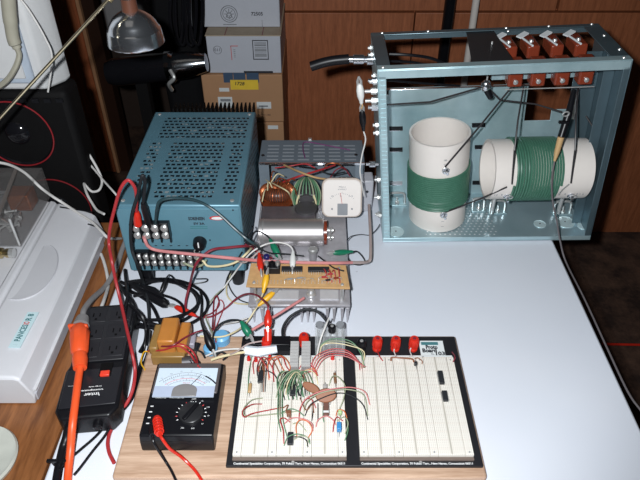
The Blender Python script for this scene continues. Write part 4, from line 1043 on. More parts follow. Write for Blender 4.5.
L('n', [(299,416),(303,402),(316,393),(335,388.5),(352,387.5),(365,392),(370,405)], .026, 'in the long arch lying behind the pale green one')
L('k', [(305,416),(310,405),(322,398),(338,393),(352,396),(363,405),(368,420)], .020, 'in the long arch nearest the front, over the gap')
L('r', [(299,420),(300,409),(305,400),(311,399),(316,408)], .012, 'hooked just left of the large brown disc')
L('b', [(314,413),(312,404),(306,410),(300,398)], .009, 'twisted between the brown disc and the small capacitor')
L('n', [(316,427),(318,420),(326,416),(333,420),(336,425)], .010, 'arched over the pale banded chip')
L('r', [(333,432),(334,423),(337,417),(343,421)], .010, 'hooked left of the blue capacitor')
L('o', [(336,416),(338,410),(344,411),(347,418)], .012, 'ringed around the pale lime capacitor')
L('p', [(345,434),(348,423),(344,417),(337,421)], .010, 'hooked right of the blue capacitor')
L('g', [(345,440),(348,430),(347,421)], .006, 'dropping right of the blue capacitor')
L('r', [(284,444),(283,430),(280,420),(284,418),(290,422)], .012, 'hooked at the left of the front chip')
L('o', [(297,438),(296,426),(300,420),(308,422),(312,430),(308,438)], .014, 'in an orange red loop behind the front chip')
L('n', [(284,424),(292,418),(304,419),(312,424),(313,431)], .014, 'looped flat before the small brown capacitor')
L('g', [(284,446),(288,437),(298,434),(308,438),(310,444)], .012, 'arched low over the front chip')
L('p', [(293,440),(300,436),(308,438),(307,446)], .012, 'arched short beside the front chip')
L('k', [(291,437),(299,437),(306,440),(308,447)], .010, 'arched lowest right of the front chip')
L('b', [(283,408),(288,405),(286,412),(292,419)], .010, 'curled round the small brown capacitor')
L('g', [(279,414),(290,409),(298,411),(304,416)], .010, 'short and arched behind the small brown capacitor')
L('p', [(293,424),(299,423),(306,431)], .006, 'slanting forward from the small brown capacitor')
for i in range(3): L('kkg'[i], [(313+i*5,401+i*3),(313+i*5,411+i*3),(312+i*6,420+i)], .003, 'standing short in front of the large brown disc')
L('b', [(391,361),(392,357.5),(402,358),(412,359),(414,362)], .007, 'lying flat at the back of the right socket field', r=.0013)
L('b', [(414,359),(418,358),(422,361),(422,364)], .006, 'tiny, beside the black transistor on the right field')
for px in (382,398.5,414.5):
    wire([P(px-3,347,.030), P(px-4.5,351,.028), P(px-2,357,.031), P(px+1,361,ZS)], .0009, M['whitew'] if px > 390 else M['redw'], 'post_wire', 'short wire from the foot of the %s red binding post at right' % {382:'left',398.5:'middle',414.5:'last'}[px])
wire([P(452,352,.028), P(455,357,.034), P(453,362,ZS)], .0009, M['maroon'], 'jumper_wire', 'tiny maroon wire at the back right corner of the right field')
# clear variable capacitor
vcp = thing('variable_capacitor', 'clear cased variable capacitor with black shaft behind the left socket field', 'variable capacitor', P(330,345,ZP))
a = P(316,360,ZP); c = P(344,343,ZP)
MB().box(P(315,356,ZP).x, P(345,356,ZP).x, .618, .662, ZP, .050).build('clear_case', M['clear2'], vcp, .002)
x0, x1 = P(315,356,ZP).x+.004, P(345,356,ZP).x-.004
for i in range(5): x = x0+(x1-x0)*i/4; MB().box(x-.0006, x+.0006, .624, .656, ZP+.003, .042).build('vane', M['nickel'], vcp)
for x in (x0+.003, x1-.003): MB().cyl((x,.655,.050), (x,.655,.055), .006, n=16).build('top_screw', M['inkg'], vcp)
MB().lathe(((x0+x1)/2+.003,.645,.050), (0,0,1), [(0,.006),(.010,.0055),(.011,.003)], 18).build('black_shaft', M['black'], vcp)
MB().lathe(((x0+x1)/2+.003,.645,.061), (0,0,1), [(0,.0025),(.001,.002)], 12).build('shaft_screw', M['nickel'], vcp)
wire(W([(316,362,.031),(318,350,.05),(321,338,.065),(326,325,.075),(329,318,.075)]), .0013, M['whitew'], 'cream_lead', 'slim cream lead slanting up over the clear variable capacitor')
wire(W([(283,339,.03),(283,328,.05),(290,317,.065),(303,310,.07),(316,311,.07),(325,319,.062),(329,327,.058)]), .0022, M['darkw'], 'dark_lead', 'dark grey lead arched from the black bar to the clear variable capacitor')

# ---------------------------------------------------------------- analogue multimeter
mm = thing('analogue_multimeter', 'black analogue multimeter with pointer scale window and rotary dial', 'multimeter', (-.185,.52,.0165))
mx0, mx1, my0, my1, mz = -.2350, -.1385, .4610, .5840, .0500
MB().prism([(my0-.001,.0205),(my0+.002,.0165),(my1-.002,.0165),(my1,.02),(my1,mz-.002),(my0+.004,mz-.002),(my0,mz-.014)], 'x', mx0, mx1).build('case', M['black'], mm, .005, 3)
MB().box(mx0+.003, mx1-.003, .529, .5815, mz-.002, mz+.0022).build('window_frame', mat('smoky_frame', (.10,.085,.085), .3), mm, .002)
wy0, wy1 = P(180,397.5,mz+.002).y, P(180,368.5,mz+.002).y; wx0, wx1 = mx0+.0065, mx1-.0065
MB().box(wx0, wx1, wy0, wy1, mz+.0022, mz+.0030).build('scale_plate', M['meterf'], mm)
sy = wy0+(wy1-wy0)*.36
MB().box(wx0, wx1, wy0, sy, mz+.003, mz+.0036).build('lower_band', mat('pale_lilac_band', (.48,.54,.68), .3), mm)
mcx = (wx0+wx1)/2+.001
MB().prism([(mcx-.017,wy0),(mcx+.017,wy0),(mcx+.017,wy0+.010)]+[(mcx+.017*math.cos(PI*k/12),wy0+.010+.011*math.sin(PI*k/12)) for k in range(1,12)]+[(mcx-.017,wy0+.010)], 'z', mz+.0036, mz+.0052).build('movement_cover', mat('cover_grey', (.24,.23,.23), .3), mm, .001)
zc = mz+.0033
def arc(R, a0, a1, r, nm, m, cy=wy0-.010):
    MB().torus((mcx,cy,zc), (0,0,1), R, r, 30, 4, math.radians(a0), math.radians(a1)).build(nm, m, mm)
u_, w_ = frame(Vector((0,0,1)))
def arcp(R, deg, cy): a = math.radians(deg); return Vector((mcx+R*math.cos(a), cy+R*math.sin(a), zc))
cy = wy0-.012
for R, a0, a1, r, m in ((.0535,62,136,.00045,M['inkg']),(.0535,40,62,.0011,M['ink']),(.0485,48,132,.0003,M['inkg']),(.0435,52,132,.0003,M['inkr']),(.0395,52,128,.0003,M['inkg'])):
    MB().sweep([arcp(R, a0+(a1-a0)*k/20, cy) for k in range(21)], r, 4).build('scale_arc', m, mm)
mb = MB()
for k in range(25): mb.sweep([arcp(.0485, 50+80*k/24, cy), arcp(.0485+(.0035 if k%4 == 0 else .002), 50+80*k/24, cy)], .0003, 4)
for k in range(13): mb.sweep([arcp(.0395, 54+74*k/12, cy), arcp(.0395+(.003 if k%3 == 0 else .0015), 54+74*k/12, cy)], .0003, 4)
mb.build('scale_ticks', M['inkg'], mm)
for k, s in enumerate(('250','200','150','100','50','0')): text(s, .0032, arcp(.0455, 54+15*k, cy), (1,0,0), (0,1,0), M['inkg'], mm, 'scale_number')
for k, s in enumerate(('0','10','20','50','200','1K')): text(s, .003, arcp(.0565, 57+14.5*k, cy), (1,0,0), (0,1,0), M['inkg'], mm, 'scale_number')
MB().sweep([(mcx+.006,wy0+.018,mz+.0038),(mcx+.018,wy0+.037,mz+.0038)], .0004, 4).build('pointer', M['ink'], mm)
text('DC V.A', .003, (mcx,wy0+.0235,zc+.0003), (1,0,0), (0,1,0), M['inkr'], mm, 'scale_lettering')
for k in range(14):   # dial and marks
    a = math.radians(-30+240*k/13); q = Vector((P(191,413,mz).x, P(191,413,mz).y, mz-.0016))
    d = Vector((math.cos(a), math.sin(a), 0)); MB().sweep([q+d*.0182, q+d*.0205], .0006, 4).build('range_mark', M['inkw'] if k%4 else M['inkr'], mm)
MB().lathe(q, (0,0,1), [(-.001,.0168),(.0035,.0165),(.0045,.0150)], 40).build('range_dial', mat('dial_black', (.02,.02,.022), .3), mm)
MB().obox(q+Vector((0,0,.0055)), Vector((.5,.86,0)).normalized(), Vector((-.86,.5,0)).normalized(), Vector((0,0,1)), .0145, .0030, .0022).build('dial_grip', M['black'], mm, .001)
MB().box(q.x-.0006, q.x+.0006, q.y+.0155, q.y+.0185, mz-.0015, mz+.0003).build('dial_pointer', M['inkw'], mm)
text('OFF', .0035, q+Vector((0,.0235,.0002)), (1,0,0), (0,1,0), M['inkw'], mm, 'dial_lettering', width=.006)
for k, s in enumerate(('1K','100','10','x1','500','250')):
    a = math.radians(60-34*k); text(s, .003, q+Vector((math.cos(a)*.0235, math.sin(a)*.0235, .0002)), (1,0,0), (0,1,0), M['inkw'], mm, 'dial_lettering')
text('OHMS ADJ', .0028, (mx0+.017, .5235, mz-.0017), (1,0,0), (0,1,0), M['inkw'], mm, 'panel_lettering', width=.014)
text('MULTITESTER', .003, (mx0+.039, .5235, mz-.0017), (1,0,0), (0,1,0), M['inkw'], mm, 'panel_lettering', width=.020)
mb = MB()
for i in range(4): mb.box(mx0+.006, mx0+.010, .482+i*.009, .4835+i*.009, mz-.0020, mz-.0016)
mb.build('jack_marks', M['inkw'], mm)
one(MB().box(mx0+.01, mx0+.024, .5265, .528, mz-.002, mz-.0012), 'red_strip', M['inkr'], 'x', 'x') if False else None
MB().box(mx0+.010, mx0+.026, .5262, .5282, mz-.0021, mz-.0013).build('red_marking', M['inkr'], mm)
MB().box(mx0+.003, mx1-.003, my0+.0006, my0+.0026, mz-.0125, mz-.0115).build('front_ridge', M['blackg'], mm)
# its leads
def lead(nm, lab, pl, m, plug):
    t = thing(nm, lab, 'test lead', plug)
    return t
t = thing('test_lead', 'red test lead with ribbed red plug in the front of the multimeter', 'test lead', P(158,420,.055))
pa = P(157,418,.053); pc = P(159.5,434,.062)
mb = MB(); mb.sweep([pa, pa.lerp(pc,.5), pc], [.0048,.0056,.0046], 12)
for k in range(5): c = pa.lerp(pc, .15+.17*k); mb.sweep([c-(pc-pa)*.03, c+(pc-pa)*.03], .0064, 12)
mb.build('plug_boot', M['red'], t)
MB().tube([pc]+W([(163,440,.060),(170,449,.045),(180,456,.028),(189,464,.0195),(197,473,.0185),(206,488,.0185)]), .0020, 10).build('lead_wire', M['red'], t)
t = thing('test_lead', 'black test lead curving down from the front left of the multimeter', 'test lead', P(152,430,.055))
pa = P(151,428,.052); pc = P(152.5,436,.056)
MB().sweep([pa, pc], [.0036,.0046], 12).build('plug_boot', M['black'], t)
MB().tube([pc]+W([(154,443,.052),(160,453,.035),(166,462,.021),(172,472,.0185),(180,490,.0185)]), .0018, 10).build('lead_wire', M['black'], t)

# transformer and parts behind the multimeter
to = thing('orange_transformer', 'small transformer wrapped in orange tape at the back left corner of the wooden board', 'transformer', (-.222,.635,.0165))
for x0, x1, zt_, m in ((-.256,-.242,.045,M['tr_ye']),(-.2415,-.2155,.060,M['tr_or']),(-.2145,-.199,.050,M['tr_or'])):
    MB().box(x0, x1, .615, .665, .030, zt_).build('taped_winding', m, to, .003)
MB().box(-.252, -.202, .606, .660, .0165, .036).build('yellow_base', M['tr_ye'], to, .002)
MB().cyl((-.205,.604,.026), (-.186,.606,.026), .009, n=18).build('winding_end', M['trcore'], to)
for i in range(4): MB().tube([(-.195+i*.003,.604,.03),(-.190+i*.004,.597,.036),(-.186+i*.003,.592,.022)], .0008, 5).build('lead', M['darkw'], to)
bd = thing('blue_disc_part', 'light blue round component under a black clip behind the multimeter', 'component', P(215,348,.0165))
MB().lathe(P(222,341,.017), (0,0,1), [(0,.013),(.012,.013),(.015,.010)], 28).build('round_body', M['ltblue'], bd)
MB().lathe(P(211,351,.017), (0,0,1), [(0,.011),(.009,.011),(.011,.009)], 28).build('lower_body', M['ltblue'], bd)
MB().tube([P(216,355,.03), P(221,352,.034), P(227,356,.028), P(223,360,.02)], .0016, 6).build('loop', M['darkw'], bd)
one(MB().box(*[f for f in (P(187,343,0).x, P(199,343,0).x)], P(190,349,.017).y, P(190,338,.017).y, .0165, .028), 'grey_component', mat('lilac_grey', (.36,.34,.40), .4), 'lilac grey component between the orange transformer and the blue part', 'component', bevel=.002)
one(MB().sweep([P(196,350,.03), P(197.5,343,.035)], [.003,.0045], 10).cyl(P(196,350,.03), P(195,362,.018), .0008), 'black_button_part', M['black'], 'tiny black plug standing behind the multimeter window', 'plug')
for i, (pts, m, lb) in enumerate((
    ([(150,348,.03),(165,346,.045),(180,344,.05),(190,349,.045),(196,357,.04),(198,366,.053)], M['redw'], 'outer red wire running from the orange transformer to the top of the multimeter'),
    ([(148,351,.03),(163,350,.045),(178,346,.055),(189,353,.045),(194,360,.04),(200,368,.053)], M['redw'], 'inner red wire running from the orange transformer to the top of the multimeter'),
    ([(150,345,.03),(170,346,.06),(184,338,.06),(194,333,.055),(203,330,.05)], M['maroon'], 'maroon wire over the orange transformer to the black clip'),
    ([(189,352,.035),(194,350,.04),(201,352,.035),(205,358,.025)], M['darkw'], 'short dark wire between transformer and blue part'))):
    wire(W(pts), .0013, m, 'hookup_wire', lb)
MB()

# ---------------------------------------------------------------- power strip and cords
st = thing('power_strip', 'black power strip with red lighted switch and slanting white lettering', 'power strip', (-.325,.6,0))
p0, p1 = P(111,305,.040), P(86.5,414,.040); axs = (p0-p1).normalized(); axs.z = 0; axs.normalize(); sx = Vector((axs.y,-axs.x,0)); zz = Vector((0,0,1))
cs = Vector(((p0.x+p1.x)/2, (p0.y+p1.y)/2, 0)); HL_ = (p0-p1).length/2+.004
def S(a, b, z=0): return cs+sx*a+axs*b+zz*z      # a: to the right, b: away from the camera
def slab(outl, z0, z1, nm, m, bev, parent=st):
    mb = MB(); plate(mb, cs, sx, axs, zz, outl, z0, z1); return mb.build(nm, m, parent, bev, 3)
slab([(-.036,-HL_),(.030,-HL_),(.040,-HL_+.014),(.041,-.025),(.041,-.015),(.041,HL_-.01),(.034,HL_),(-.034,HL_),(-.041,HL_-.01),(-.041,-.015),(-.045,-.025),(-.045,-HL_+.014)], .001, .038, 'housing', M['black'], .004)
slab([(-.040,-HL_+.016),(.036,-HL_+.018),(.037,-.026),(-.041,-.026)], .038, .0405, 'switch_panel', mat('strip_panel', (.018,.018,.022), .3), .002)
slab([(-.036,-.012),(.036,-.012),(.036,HL_-.008),(-.036,HL_-.008)], .038, .041, 'outlet_panel', mat('strip_panel2', (.022,.022,.026), .4), .002)
q = S(.014,-.038,.041); MB().obox(q, sx, axs, zz, .0065, .0045, .003).build('switch', mat('red_switch', (.85,.06,.03), .3), st, .001)
MB().obox(S(.014,-.030,.0405), sx, axs, zz, .0085, .012, .001).build('switch_frame', M['blackm'], st)
for j in range(3):
    for i in (-1,1):
        c = S(i*.018, .010+j*.036, .041); o = MB().obox(c, sx, axs, zz, .0150, .0150, .0006).build('outlet', mat('outlet_black', (.02,.02,.024), .45), st, .0005)
        mb = MB(); mb.obox(c+sx*-.005+zz*.0008, sx, axs, zz, .0009, .004, .0003).obox(c+sx*.005+zz*.0008, sx, axs, zz, .0009, .0035, .0003).obox(c+axs*-.009+zz*.0008, sx, axs, zz, .0018, .0018, .0003); mb.build('outlet_slots', M['blackm'], o)
text('Inter', .0085, S(.0015,-.0725,.0412), -sx, -axs+sx*.4, M['inkw'], st, 'strip_lettering', width=.021, bold=.02)
text('computer', .0042, S(-.0005,-.0655,.0412), -sx, -axs+sx*.4, M['inkw'], st, 'strip_lettering', width=.034, bold=.03)
text('surge strip', .003, S(.004,-.0595,.0412), -sx, -axs+sx*.4, M['inkw'], st, 'strip_lettering', width=.018, bold=.02)
text('----', .003, S(-.029,-.0555,.0412), -sx, -axs, M['inkw'], st, 'strip_lettering', width=.010, bold=.02)
MB().lathe(S(.012,-HL_-.002,.022), -axs, [(-.004,.0065),(.004,.0065),(.006,.004)], 18).build('breaker_button', M['black'], st)
pc_ = thing('strip_power_cord', 'thick black cord leaving the front of the power strip, tied with a black tie', 'cord', S(-.03,-HL_,.015))
MB().tube([S(-.030,-HL_+.006,.016), S(-.030,-HL_-.012,.013)]+W([(63,448,.007),(59,466,.006),(55,490,.006)]), .0058, 12).build('cord_jacket', M['rubber'], pc_)
mb = MB(); q = P(59,464,.007); mb.torus(q, (.1,1,0), .0075, .002, 20, 6).box(q.x-.014, q.x+.012, q.y-.002, q.y+.002, .012, .016); mb.build('cable_tie', M['black'], pc_)
oc = thing('orange_extension_cord', 'bright orange extension cord socket and cable over the power strip', 'extension cord', P(80,355,.05))
a, b_, c_, d_, e_ = P(80,328,.054), P(79.5,336,.056), P(79.5,352,.056), P(80,361,.056), P(80,368,.055)
MB().sweep([a, a.lerp(b_,.3), b_, c_, c_.lerp(d_,.3)], [.0115,.0140,.0145,.0125,.009], 10).build('socket_body', M['orange'], oc, .001)
MB().sweep([c_.lerp(d_,.35), d_, e_], [.0105,.011,.0095], 16).build('strain_relief', M['orange'], oc)
MB().tube([e_]+W([(77.5,385,.052),(75,405,.048),(72.5,425,.040),(70.5,450,.018),(68,475,.0065),(67,495,.006)]), .0053, 14).build('cable', M['orange'], oc)
MB().obox(P(79,329,.055), Vector((1,0,0)), axs, zz, .0150, .003, .010).build('socket_face', M['orange'], oc, .002)
gp = thing('grey_power_cord', 'grey power cord running between the office machine and the blue supply into the orange socket', 'cord', P(95,300,.04))
MB().sweep([P(83,318,.052), P(81,326,.053)], [.0095,.0125], 12).build('plug', M['greyw'], gp)
MB().tube(W([(83,319,.052),(84,310,.05),(92,299,.035),(104,288,.012),(112,276,.006),(118,262,.005),(122,250,.005),(126,240,.005)]), .0045, 12).build('cable', M['greyw'], gp)
wire(W([(100,310,.035),(104,300,.03),(108,286,.006),(107,274,.004),(104,262,.004),(101,254,.004)]), .0028, M['whitew'], 'white_cable', 'white cable behind the grey power cord at the left edge of the paper', 'cable')

# white cords at the left
wire([P(-4,162,.14), P(10,165,.135), P(25,173,.13), P(40,187,.115), P(52,196,.085), P(63,203,.068), P(78,213,.0625), P(92,222,.0625), P(102,232,.062), P(109,238,.052), P(121,238.5,.006)], .0026, M['whitew'], 'white_cable', 'long white cord crossing the clear box and the top of the office machine', 'cord')
wire([V(70,129,1.06), V(80,142,1.05), V(90,156,1.04), V(99,172,1.03), V(102,182,1.02), V(99,190,1.0), V(92,191.5,1.0), V(86,186,1.0), V(84,184,1.0), V(87,194,.97), V(92,203,.95), V(97,210,.93), V(104,214,.91)], .0024, M['whitew'], 'white_cable', 'white cord looped in the dark gap behind the office machine', 'cord')
wire([V(75,154,1.05), V(85,160,1.04), V(93,168,1.03), V(103,180,1.0), V(112,190,.97), V(118,197,.96)], .0019, M['whitew'], 'white_cable', 'thin white cord slanting from the dark gap toward the red supply lead', 'cord')

# ---------------------------------------------------------------- leads around the blue supply
t = thing('supply_lead', 'thick red lead clipped to the upper terminals and looping down to the wooden board', 'lead', F(140,216))
n0 = F(140.5,220)+Vector((0,-.016,0)); b0 = F(139,205)+Vector((0,-.018,.0))
MB().lathe(b0, n0-b0, [(0,.004),(.004,.0055),(.010,.0062),((n0-b0).length*.9,.0065),((n0-b0).length,.004)], 14).build('clip_boot', M['red'], t)
MB().sweep([n0, n0+Vector((0,.006,-.004))], [.003,.002], 8).build('clip_jaw', M['nickel'], t)
MB().tube([b0, V(136,192,0.765), V(131,182,0.760), V(126,181,0.760), V(120,190,0.760), V(115,207,0.765), V(110,228,0.765), V(109,244,0.765), V(112,262,0.735), P(116,282,.075), P(121,303,.052), P(127,330,.050), P(132,352,.048), P(135,370,.030), P(133,388,.022), P(127,403,.010), P(113,426,.004), P(108,440,.004), P(109,452,.004), P(114,463,.005)], .0026, 10).build('lead_wire', M['redw'], t)
t = thing('supply_lead', 'thick black lead clipped to the upper terminals beside the red one', 'lead', F(152,216))
n0 = F(151.5,221)+Vector((0,-.014,0)); b0 = F(147,196)+Vector((0,-.024,.004))
MB().lathe(b0, n0-b0, [(0,.0038),(.01,.0055),((n0-b0).length*.8,.0058),((n0-b0).length,.004)], 14).build('clip_boot', M['black'], t)
MB().sweep([n0, n0+Vector((0,.006,-.004))], [.003,.002], 8).build('clip_jaw', M['nickel'], t)
MB().tube([b0, V(145,184,0.765), V(143,175.5,0.760), V(141,180,0.760), V(137,197,0.765), V(132,214,0.760), V(130.5,232,0.755), V(132,250,0.755), V(137,264,0.745), P(143,282,.030), P(147,296,.024), P(149,315,.012), P(148,332,.006), P(146,345,.004)], .0026, 10).build('lead_wire', M['darkw'], t)
wire([F(157,219)+Vector((0,-.012,0)), V(157,208,0.765), V(160,201,0.760), V(168,198.5,0.760), V(178,198,0.765), V(192,199.5,0.775), V(206,205,0.780), V(220,215,0.775), V(235,229,0.765), V(248,240,0.755), V(256,245,0.765), P(262,250,.05)], .0024, mat('teal_dark_wire', (.02,.05,.06), .4), 'arched_lead', 'dark arched lead crossing the front of the blue supply from the upper terminals', 'lead')
wire([F(145,232)+Vector((0,-.012,0)), V(145,240,0.775), V(148,246,0.775), V(156,250,0.775), V(175,252.5,0.765), V(200,255,0.755), V(230,258,0.745), P(258,260.5,.085), P(300,262.5,.082), P(335,263,.075), P(352,262.5,.06)], .0027, M['pink'], 'pink_lead', 'long pink lead from the upper terminals running right past the tan board', 'lead')
wire([P(185,315,.01), P(186,300,.02), P(190,284,.04), V(195,266,0.735), V(203,256,0.755), V(213,249.5,0.765), V(228,247.5,0.765), V(246,246,0.775), V(256,247,.82)], .0022, M['maroon'], 'maroon_lead', 'dark red lead rising from the red clip over the lower right of the blue supply', 'lead')
wire([F(184,258)+Vector((0,-.012,0)), V(186,264,0.775), V(194,267,0.775), V(202,265,0.775), V(206,260,0.775)], .0019, M['paleg'], 'link_wire', 'pale green link wire under the lower terminals', 'wire')
wire([F(197,254)+Vector((0,-.012,0)), V(203,261,0.775), V(208,266,0.770), V(222,266,0.765), V(236,262,0.765), V(247,253,0.775), V(253,246,.81)], .0019, M['cream'], 'link_wire', 'cream wire from the end of the lower terminals toward the tan board', 'wire')
wire([V(252,226,.86), P(253,228,.09), P(248,236,.08), P(249,246,.07), P(256,252,.06)], .0012, M['darkw'], 'thin_wire', 'thin dark wire curling up beside the right side of the blue supply')
wire([F(154,262), V(154,270,.81), P(155,279,.004)], .0010, M['darkw'], 'thin_wire', 'thin wire hanging below the lower terminals to the paper')

def clead(lab, parts, col, wpts, wm, wr=.0014, nm='alligator_lead', r=.0050):
    tail, nose = parts; t = thing(nm, lab, 'alligator clip', P(*nose))
    clip_parts(t, P(*tail), P(*nose), M[col], r)
    MB().tube([P(*tail)]+W(wpts), wr, 7).build('lead_wire', wm, t); return t
clead('white alligator clip biting the back edge of the tan board', ((293,251,.092),(292.5,268,.082)), 'white', [(291,247,.095),(285,243.5,.098),(275,242.5,.098),(264,245,.092),(252,252,.085),(242,263,.06),(233,275,.03),(222,290,.006),(211,302,.004),(207,312,.004),(209,325,.006),(213,338,.03)], M['whitew'], .0014)
clead('green alligator clip in front of the metal can capacitor', ((270,239,.085),(279,257,.07)), 'green', [(266,235,.088),(259,231.5,.088),(254,233,.08),(251,242,.06),(249,252,.05)], M['darkw'], .0014, r=.0058)
clead('green alligator clip lying sideways at the right edge of the heat sink', ((353,251.5,.045),(333,253,.052)), 'green', [(357,251.5,.04),(362,256,.02),(365,262,.006),(360,265,.006),(352,263,.02),(346,256,.04)], M['darkw'], .0012)
clead('red alligator clip at the left end of the tan board', ((259,253,.092),(261,271,.082)), 'red', [(259,251,.094),(256,254,.088),(246,262,.08),(238,262,.07)], M['pinkg'], .0014)
clead('upper yellow alligator clip hanging over the front of the tan board', ((263,293,.070),(267,274,.088)), 'yellow', [(261,297,.06),(254,303,.03),(243,304,.012),(233,302,.006),(227,295,.006),(227,284,.006),(231,272,.01)], M['cream'], .0014)
clead('lower yellow alligator clip biting the heat sink edge', ((258,306,.040),(274,292,.052)), 'yellow', [(255,310,.03),(247,322,.02),(238,330,.03),(225,336,.035),(212,337,.035),(200,336,.035)], M['cream'], .0014)
clead('green alligator clip at the back left of the prototyping board', ((241,321,.062),(250,336,.048)), 'green', [(237,320,.06),(228,320.5,.05),(219,325,.045),(214,333,.04),(212,344,.04)], M['darkw'], .0015, r=.0060)
clead('upright red alligator clip standing on the board binding post', ((268,310,.075),(268,328,.058)), 'red', [(268,306,.078),(264,301,.07),(256,295,.06),(246,294,.04),(236,299,.02),(226,308,.008),(213,316,.005),(200,317.5,.006),(192,315,.010)], M['maroon'], .0016, r=.0060)
one(MB().sweep([P(268,329,.056), P(268,341,.044)], [.0062,.0058], 14), 'red_plug', M['red'], 'red banana plug between the upright red clip and its binding post', 'plug')
one(MB().sweep([P(252,330,.058), P(262,324,.058), P(280,313,.055), P(304,298,.055)], .0022, 10), 'pink_tube', M['pink'], 'short thick pink lead slanting up to the nut on the heat sink', 'lead')
clead('black alligator clip pointing down at the light blue part', ((204.5,331,.055),(213,351,.035)), 'black', [(203,328,.055),(201,318,.03),(202,300,.01),(200,290,.006)], M['black'], .002, r=.0062)
clead('red alligator clip joined to the black probe on the paper', ((196,316,.012),(175,306.5,.014)), 'red', [(200,317,.010),(204,316,.008),(212,313,.006),(219,305,.006),(217,296,.010),(214,300,.010),(213,318,.006),(212,330,.02)], M['maroon'], .0012, r=.0052)
clead('small black clip standing among the coiled black cords', ((167,277,.035),(161,293,.020)), 'black', [(170,275,.035),(178,282,.02),(190,284,.008),(205,282,.006),(207,279,.006),(196,279,.006)], M['black'], .0012, r=.0040)
pb_ = thing('black_probe', 'fat black test probe lying on the coiled cords', 'probe', P(155,298,.01))
MB().sweep([P(133,285,.018), P(142,290,.020), P(155,298,.020), P(165,304,.018), P(168,306,.016)], [.0055,.0078,.0090,.0080,.004], 14).build('grip', M['black'], pb_)
MB().sweep([P(168,306,.016), P(175,307,.014)], .0015, 8).build('tip', M['nickel'], pb_)
pb_ = thing('black_probe', 'second black probe lying behind the fat one, nearer the blue supply', 'probe', P(145,292,.01))
MB().sweep([P(142,286,.030), P(152,290,.032), P(162,296,.030)], [.004,.006,.004], 14).build('grip', M['black'], pb_)
# coiled black cords on the paper
def ell(cx, cy, rx, ry, a0, a1, n=18, z=.004, dz=0): return [P(cx+rx*math.cos(math.radians(a0+(a1-a0)*k/n)), cy+ry*math.sin(math.radians(a0+(a1-a0)*k/n)), z+dz*math.sin(PI*k/n)) for k in range(n+1)]
cc = thing('coiled_cord', 'tangled coil of black test cord on the paper in front of the blue supply', 'cord', P(165,310,.0))
MB().tube(ell(156,303,42,23,-150,150, z=.004), .0030, 8, 3).build('cord_loop', M['rubber'], cc)
MB().tube(ell(161,304,47,25,-140,100, z=.010), .0028, 8, 3).build('cord_loop', M['rubber'], cc)
MB().tube(ell(150,300,49,20,-120,95, z=.016), .0028, 8, 3).build('cord_loop', M['rubber'], cc)
MB().tube(ell(150,311,34,17,-120,140, z=.022), .0022, 8, 3).build('cord_loop', M['rubber'], cc)
MB().tube(W([(122,288,.01),(140,296,.012),(152,306,.01),(160,322,.006),(166,336,.006),(176,341,.006)]), .0030, 8).build('cord_loop', M['rubber'], cc)
cc2 = thing('coiled_cord', 'bunch of black cords crossing from the power strip toward the coil', 'cord', P(125,300,.02))
for k, pts in enumerate(([(118,284,.03),(123,290,.045),(132,303,.045),(140,318,.02),(160,326,.012),(185,327,.012)],
                         [(125,270,.02),(126,280,.03),(128,292,.048),(126,305,.048),(124,318,.045)],
                         [(130,305,.046),(142,316,.04),(146,330,.02),(145,342,.01),(140,352,.01)],
                         [(121,282,.02),(134,287,.02),(150,282,.015),(170,281,.012),(190,290,.01)])):
    MB().tube(W(pts), .0030 if k else .0034, 8).build('cord_strand', M['rubber'], cc2)
wire(W([(146,330,.03),(144,350,.006),(139,368,.006),(136,385,.006),(129,398,.005),(113,417,.005),(96,436,.005),(80,450,.005),(66,462,.008),(60,470,.010)]), .0019, M['black'], 'thin_black_cord', 'left of two thin black cords crossing to the tied power cord', 'cord')
wire(W([(150,330,.03),(148,350,.008),(141,370,.008),(137,388,.008),(130,402,.008),(115,420,.008),(104,437,.005),(92,452,.004),(80,468,.004),(74,475,.004)]), .0019, M['black'], 'thin_black_cord', 'right of two thin black cords, ending by the orange cable', 'cord')
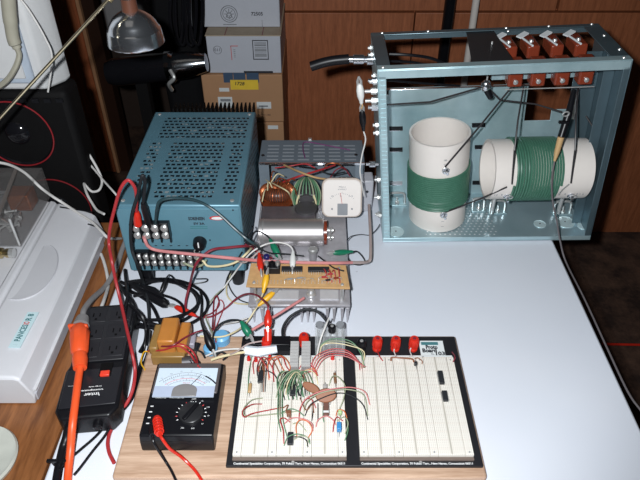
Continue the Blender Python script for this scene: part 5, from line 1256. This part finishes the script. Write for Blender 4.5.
# twisted coloured leads between coil and board
for i, (pts, m, r, lb) in enumerate((
    ([(232,270,.01),(226,285,.006),(215,296,.006),(208,306,.006),(206,318,.006),(211,330,.02),(217,340,.035)], M['paleg'], .0012, 'pale green lead winding down beside the white one to the blue part'),
    ([(231,268,.02),(228,281,.008),(232,292,.006),(240,300,.006),(252,304,.006)], M['darkw'], .0011, 'thin dark lead bending right below the tan board'),
    ([(212,345,.035),(214,332,.02),(222,325,.01),(236,322,.03),(247,318,.03)], M['whitew'], .0012, 'pale lead rising from the blue part to the green clip'),
    ([(245,352,.036),(233,354,.034),(220,357,.032),(211,360,.03)], M['cream'], .0020, 'thick cream lead from the white tape to the blue part'),
    ([(245,349,.040),(232,349,.040),(218,351,.038),(206,356,.03)], M['whitew'], .0014, 'thin white lead just behind the thick cream lead'),
    ([(216,342,.036),(214,330,.02),(216,312,.006),(220,300,.006),(224,306,.006),(219,320,.006),(213,334,.02)], M['redw'], .0009, 'thin red loop of wire above the blue part'),
    ([(150,352,.02),(144,352,.02),(141,362,.018),(145,370,.018)], M['yellow'], .0010, 'thin yellow wire curling left of the orange transformer'),
    ([(226,356,.03),(236,352,.04),(248,344,.045),(262,341,.045)], M['pinkg'], .0012, 'pinkish wire slanting over the white tape'),
    ([(242,252,.09),(236,262,.06),(228,276,.02),(224,288,.008),(216,297,.006),(206,312,.006)], M['darkw'], .0012, 'dark lead running down beside the white clip lead'),
    ([(245,244,.09),(255,250,.08),(262,255,.08),(272,258,.09)], M['maroon'], .0013, 'short maroon wire into the terminals of the tan board'),
    ([(245,240,.09),(258,248,.09),(270,253,.085),(286,254,.07),(304,256,.065)], M['darkw'], .0013, 'dark wire running along the foot of the metal can'),
    ([(318,256,.065),(326,262,.07),(334,268,.08),(344,271,.08)], M['darkw'], .0012, 'dark wire slanting across the right end of the tan board'))):
    wire(W(pts), r, m, 'hookup_wire', lb)
# cords and the round thing on the wooden desk, red cord on the floor
one(MB().lathe(P(-22,462,0), (0,0,1), [(0,.050),(.006,.052),(.010,.050),(.008,.045)], 48), 'round_dish', mat('ivory_dish', (.55,.56,.50), .4), 'pale round dish on the wooden desk at the bottom left corner', 'dish')
one(MB().sweep([P(602,344,-.745), P(625,344.5,-.745), P(650,345,-.745)], .004, 8), 'red_cable', M['red'], 'thin red cord lying on the dark carpet at right', 'cord')
q = P(312,290,0)

# ---------------------------------------------------------------- light and camera
sc = bpy.context.scene
cam = bpy.data.cameras.new('camera'); co = bpy.data.objects.new('camera', cam); C.objects.link(co)
co.location = (0,0,.75); co.rotation_euler = (math.radians(51),0,0); cam.sensor_width = 36; cam.lens = 36*620/640; cam.clip_start = .05
sc.camera = co
fl = bpy.data.lights.new('camera_flash', 'SPOT'); fo = bpy.data.objects.new('camera_flash', fl); C.objects.link(fo)
fl.energy = 55; fl.color = (.93,.97,1.0); fl.shadow_soft_size = .012; fl.spot_size = math.radians(90); fl.spot_blend = .62
fo.location = (-.055,-.01,.785); fo.rotation_euler = (math.radians(53),0,0)
rl = bpy.data.lights.new('fill_light', 'AREA'); ro = bpy.data.objects.new('fill_light', rl); C.objects.link(ro)  # weak overhead fill, added to lift the darks; no lamp hangs there
rl.energy = .25; rl.size = .7; rl.color = (1,.93,.84); ro.location = (-.5,.5,1.7)
w = bpy.data.worlds.new('world'); sc.world = w; w.use_nodes = True
w.node_tree.nodes['Background'].inputs[0].default_value = (.55,.62,.72,1); w.node_tree.nodes['Background'].inputs[1].default_value = .014
sc.view_settings.view_transform = 'Standard'; sc.view_settings.look = 'None'; sc.view_settings.exposure = 0; sc.view_settings.gamma = 1
sc.view_settings.use_curve_mapping = False
